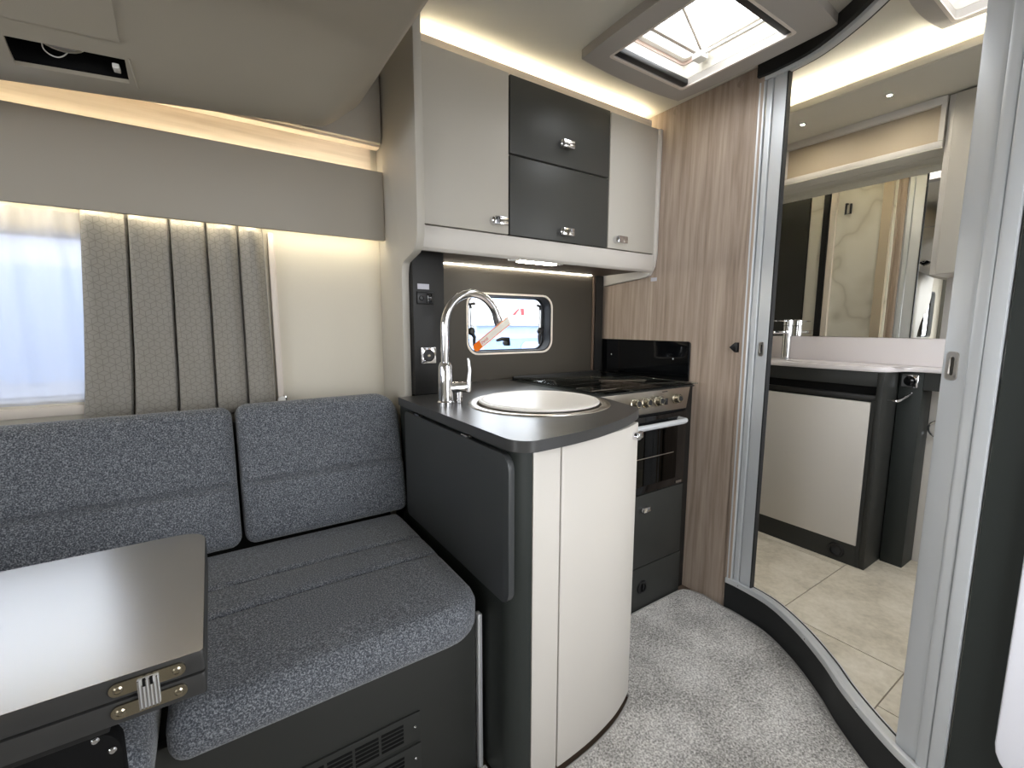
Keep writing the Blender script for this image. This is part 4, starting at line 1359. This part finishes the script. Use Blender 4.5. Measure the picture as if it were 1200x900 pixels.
for (yy, nm) in ((0.995, 0), (0.705, 1)):
    dl = thing('downlight', (2.115, yy, 1.975), ('small lit downlight in the soffit above the basin tap', 'small lit downlight in the soffit above the middle of the vanity door')[nm], 'downlight', 'washroom downlights')
    build('ring', lathe(bm(), [(0.013, 0), (0.013, -0.004), (0.008, -0.005), (0.006, 0)], (2.115, yy, 1.9854), n=20, close=True), 'chrome', dl)
    build('lens', lathe(bm(), [(0, -0.003), (0.006, -0.003), (0.006, -0.001), (0, -0.001)], (2.115, yy, 1.9854), n=16), 'led_spot', dl)
# towel ring
tr_ = thing('towel_ring', (2.52, 0.545, 0.69), 'round chrome towel ring on the white washroom wall', 'towel ring')
ring = [(2.512, 0.545 + 0.035 * math.sin(2 * PI * k / 28), 0.722 + 0.035 * math.cos(2 * PI * k / 28)) for k in range(28)]
build('ring', tube(bm(), ring, 0.0042, 8, closed=True), 'chrome', tr_)
build('boss', lathe(bm(), [(0, 0), (0.012, 0), (0.010, 0.012), (0, 0.014)], (2.5295, 0.545, 0.757), (-1, 0, 0), 16), 'chrome', tr_)

# ------------------------------------------------------------------ cab (seen only in the mirror)
b = prism(bm(), smooth_curve([(-1.02, 0.0), (-1.06, 0.8), (-1.15, 1.15), (-1.38, 1.38), (-1.42, 1.6), (-1.42, 1.85)], 5) + [(-1.0, 1.85), (-0.86, 1.6), (-0.86, 0.0)], 'y', 1.56, 1.635, bev=0.01)
build('cab_pillar', b, 'moulding_beige', label='curved beige pillar trim between sofa and cab, seen in the mirror', cat='pillar')
cs = thing('cab_seat', (-1.75, 1.1, -0.012), 'dark cab seat with headrest, seen in the washroom mirror', 'seat')
bx('base', (-2.0, -1.62, 0.85, 1.40, -0.0115, 0.35), 'black_plastic', cs, bev=0.03)
bx('seat', (-2.05, -1.45, 0.85, 1.42, 0.352, 0.52), 'leather_dark', cs, bev=0.05)
bx('backrest', (-1.60, -1.45, 0.87, 1.40, 0.525, 1.18), 'leather_dark', cs, bev=0.06)
bx('headrest', (-1.58, -1.48, 1.00, 1.27, 1.215, 1.40), 'leather_dark', cs, bev=0.04)
for yy in (1.08, 1.19):
    build('headrest_post', tube(bm(), [(-1.53, yy, 1.15), (-1.53, yy, 1.24)], 0.006, 8), 'chrome', cs)
W_CABW = window('window_3', W_CAB, YW + 0.001, 'cab side window seen in the washroom mirror', 'window', 'cab_grey')

# ------------------------------------------------------------------ outside: parked white motorhome and ground
bx('ground', (-12, 14, -10, 14, -0.62, -0.60), 'asphalt', kind='structure', label='grey tarmac ground outside the windows', cat='ground')
mh = thing('motorhome', (3.0, 5.2, -0.60), 'white motorhome parked outside the kitchen window', 'motorhome')
b = prism(bm(), rrect(1.0, 4.6, 1.16, 1.62, 0.12), 'y', 4.30, 5.9, bev=0.03)
build('overcab', b, 'vehicle_white', mh)
bx('roof_window', (2.1, 3.8, 4.284, 4.299, 1.44, 1.53), 'vehicle_blue', mh)
b = prism(bm(), rrect(1.4, 4.2, 0.10, 1.155, 0.06), 'y', 4.50, 5.9, bev=0.03)
build('cab', b, 'vehicle_blue', mh)
b = prism(bm(), rrect(1.85, 3.85, 0.72, 1.05, 0.08), 'y', 4.480, 4.499)
ws = build('windscreen', b, 'vehicle_glass', mh)
bx('sun_visor_band', (1.9, 3.8, 4.472, 4.479, 1.00, 1.05), 'vehicle_blue', ws)
for xx in (2.45, 3.25):
    b = prism(bm(), rrect(xx - 0.14, xx + 0.14, 0.76, 0.96, 0.08), 'y', 4.470, 4.479)
    build('seat_back', b, 'vehicle_blue', ws)
bx('bonnet', (1.45, 4.15, 4.10, 4.495, 0.0, 0.66), 'vehicle_white', mh, bev=0.05)
b = bm()
prism(b, [(2.86, 1.27), (2.94, 1.34), (2.96, 1.34), (2.90, 1.27)], 'y', 4.290, 4.2995)
prism(b, [(2.985, 1.27), (2.975, 1.345), (3.02, 1.345), (3.025, 1.27)], 'y', 4.290, 4.2995)
build('red_mark', b, 'mark_red', mh)
for xx in (1.75, 3.85):
    build('wheel', lathe(bm(), [(0, 0), (0.30, 0), (0.33, 0.04), (0.33, 0.18), (0.30, 0.22), (0, 0.22)], (xx, 4.9, -0.27), (1, 0, 0), 28), 'black_plastic', mh)

pv = thing('sky_block_van', (-1.0, 4.2, -0.60), 'slate blue van added outside the sofa window to block the sky', 'van')  # added to cut the sky brightness behind the net curtain
b = prism(bm(), [(-4.4, -0.25), (1.0, -0.25), (1.05, 0.4), (0.85, 0.95), (0.45, 1.55), (0.2, 1.75), (-4.3, 1.80), (-4.4, 1.6)], 'y', 3.3, 5.2, bev=0.06)
build('body', b, 'van_paint', pv)
for (x0, x1) in ((-3.9, -2.6), (-2.4, -1.1), (-0.9, 0.1)):
    build('side_window', prism(bm(), rrect(x0, x1, 0.85, 1.45, 0.06), 'y', 3.288, 3.2995), 'vehicle_glass', pv)
for xx in (-3.4, 0.1):
    build('wheel', lathe(bm(), [(0, 0), (0.30, 0), (0.33, 0.04), (0.33, 0.18), (0.30, 0.22), (0, 0.22)], (xx, 3.27, -0.27), (0, 1, 0), 28), 'black_plastic', pv)
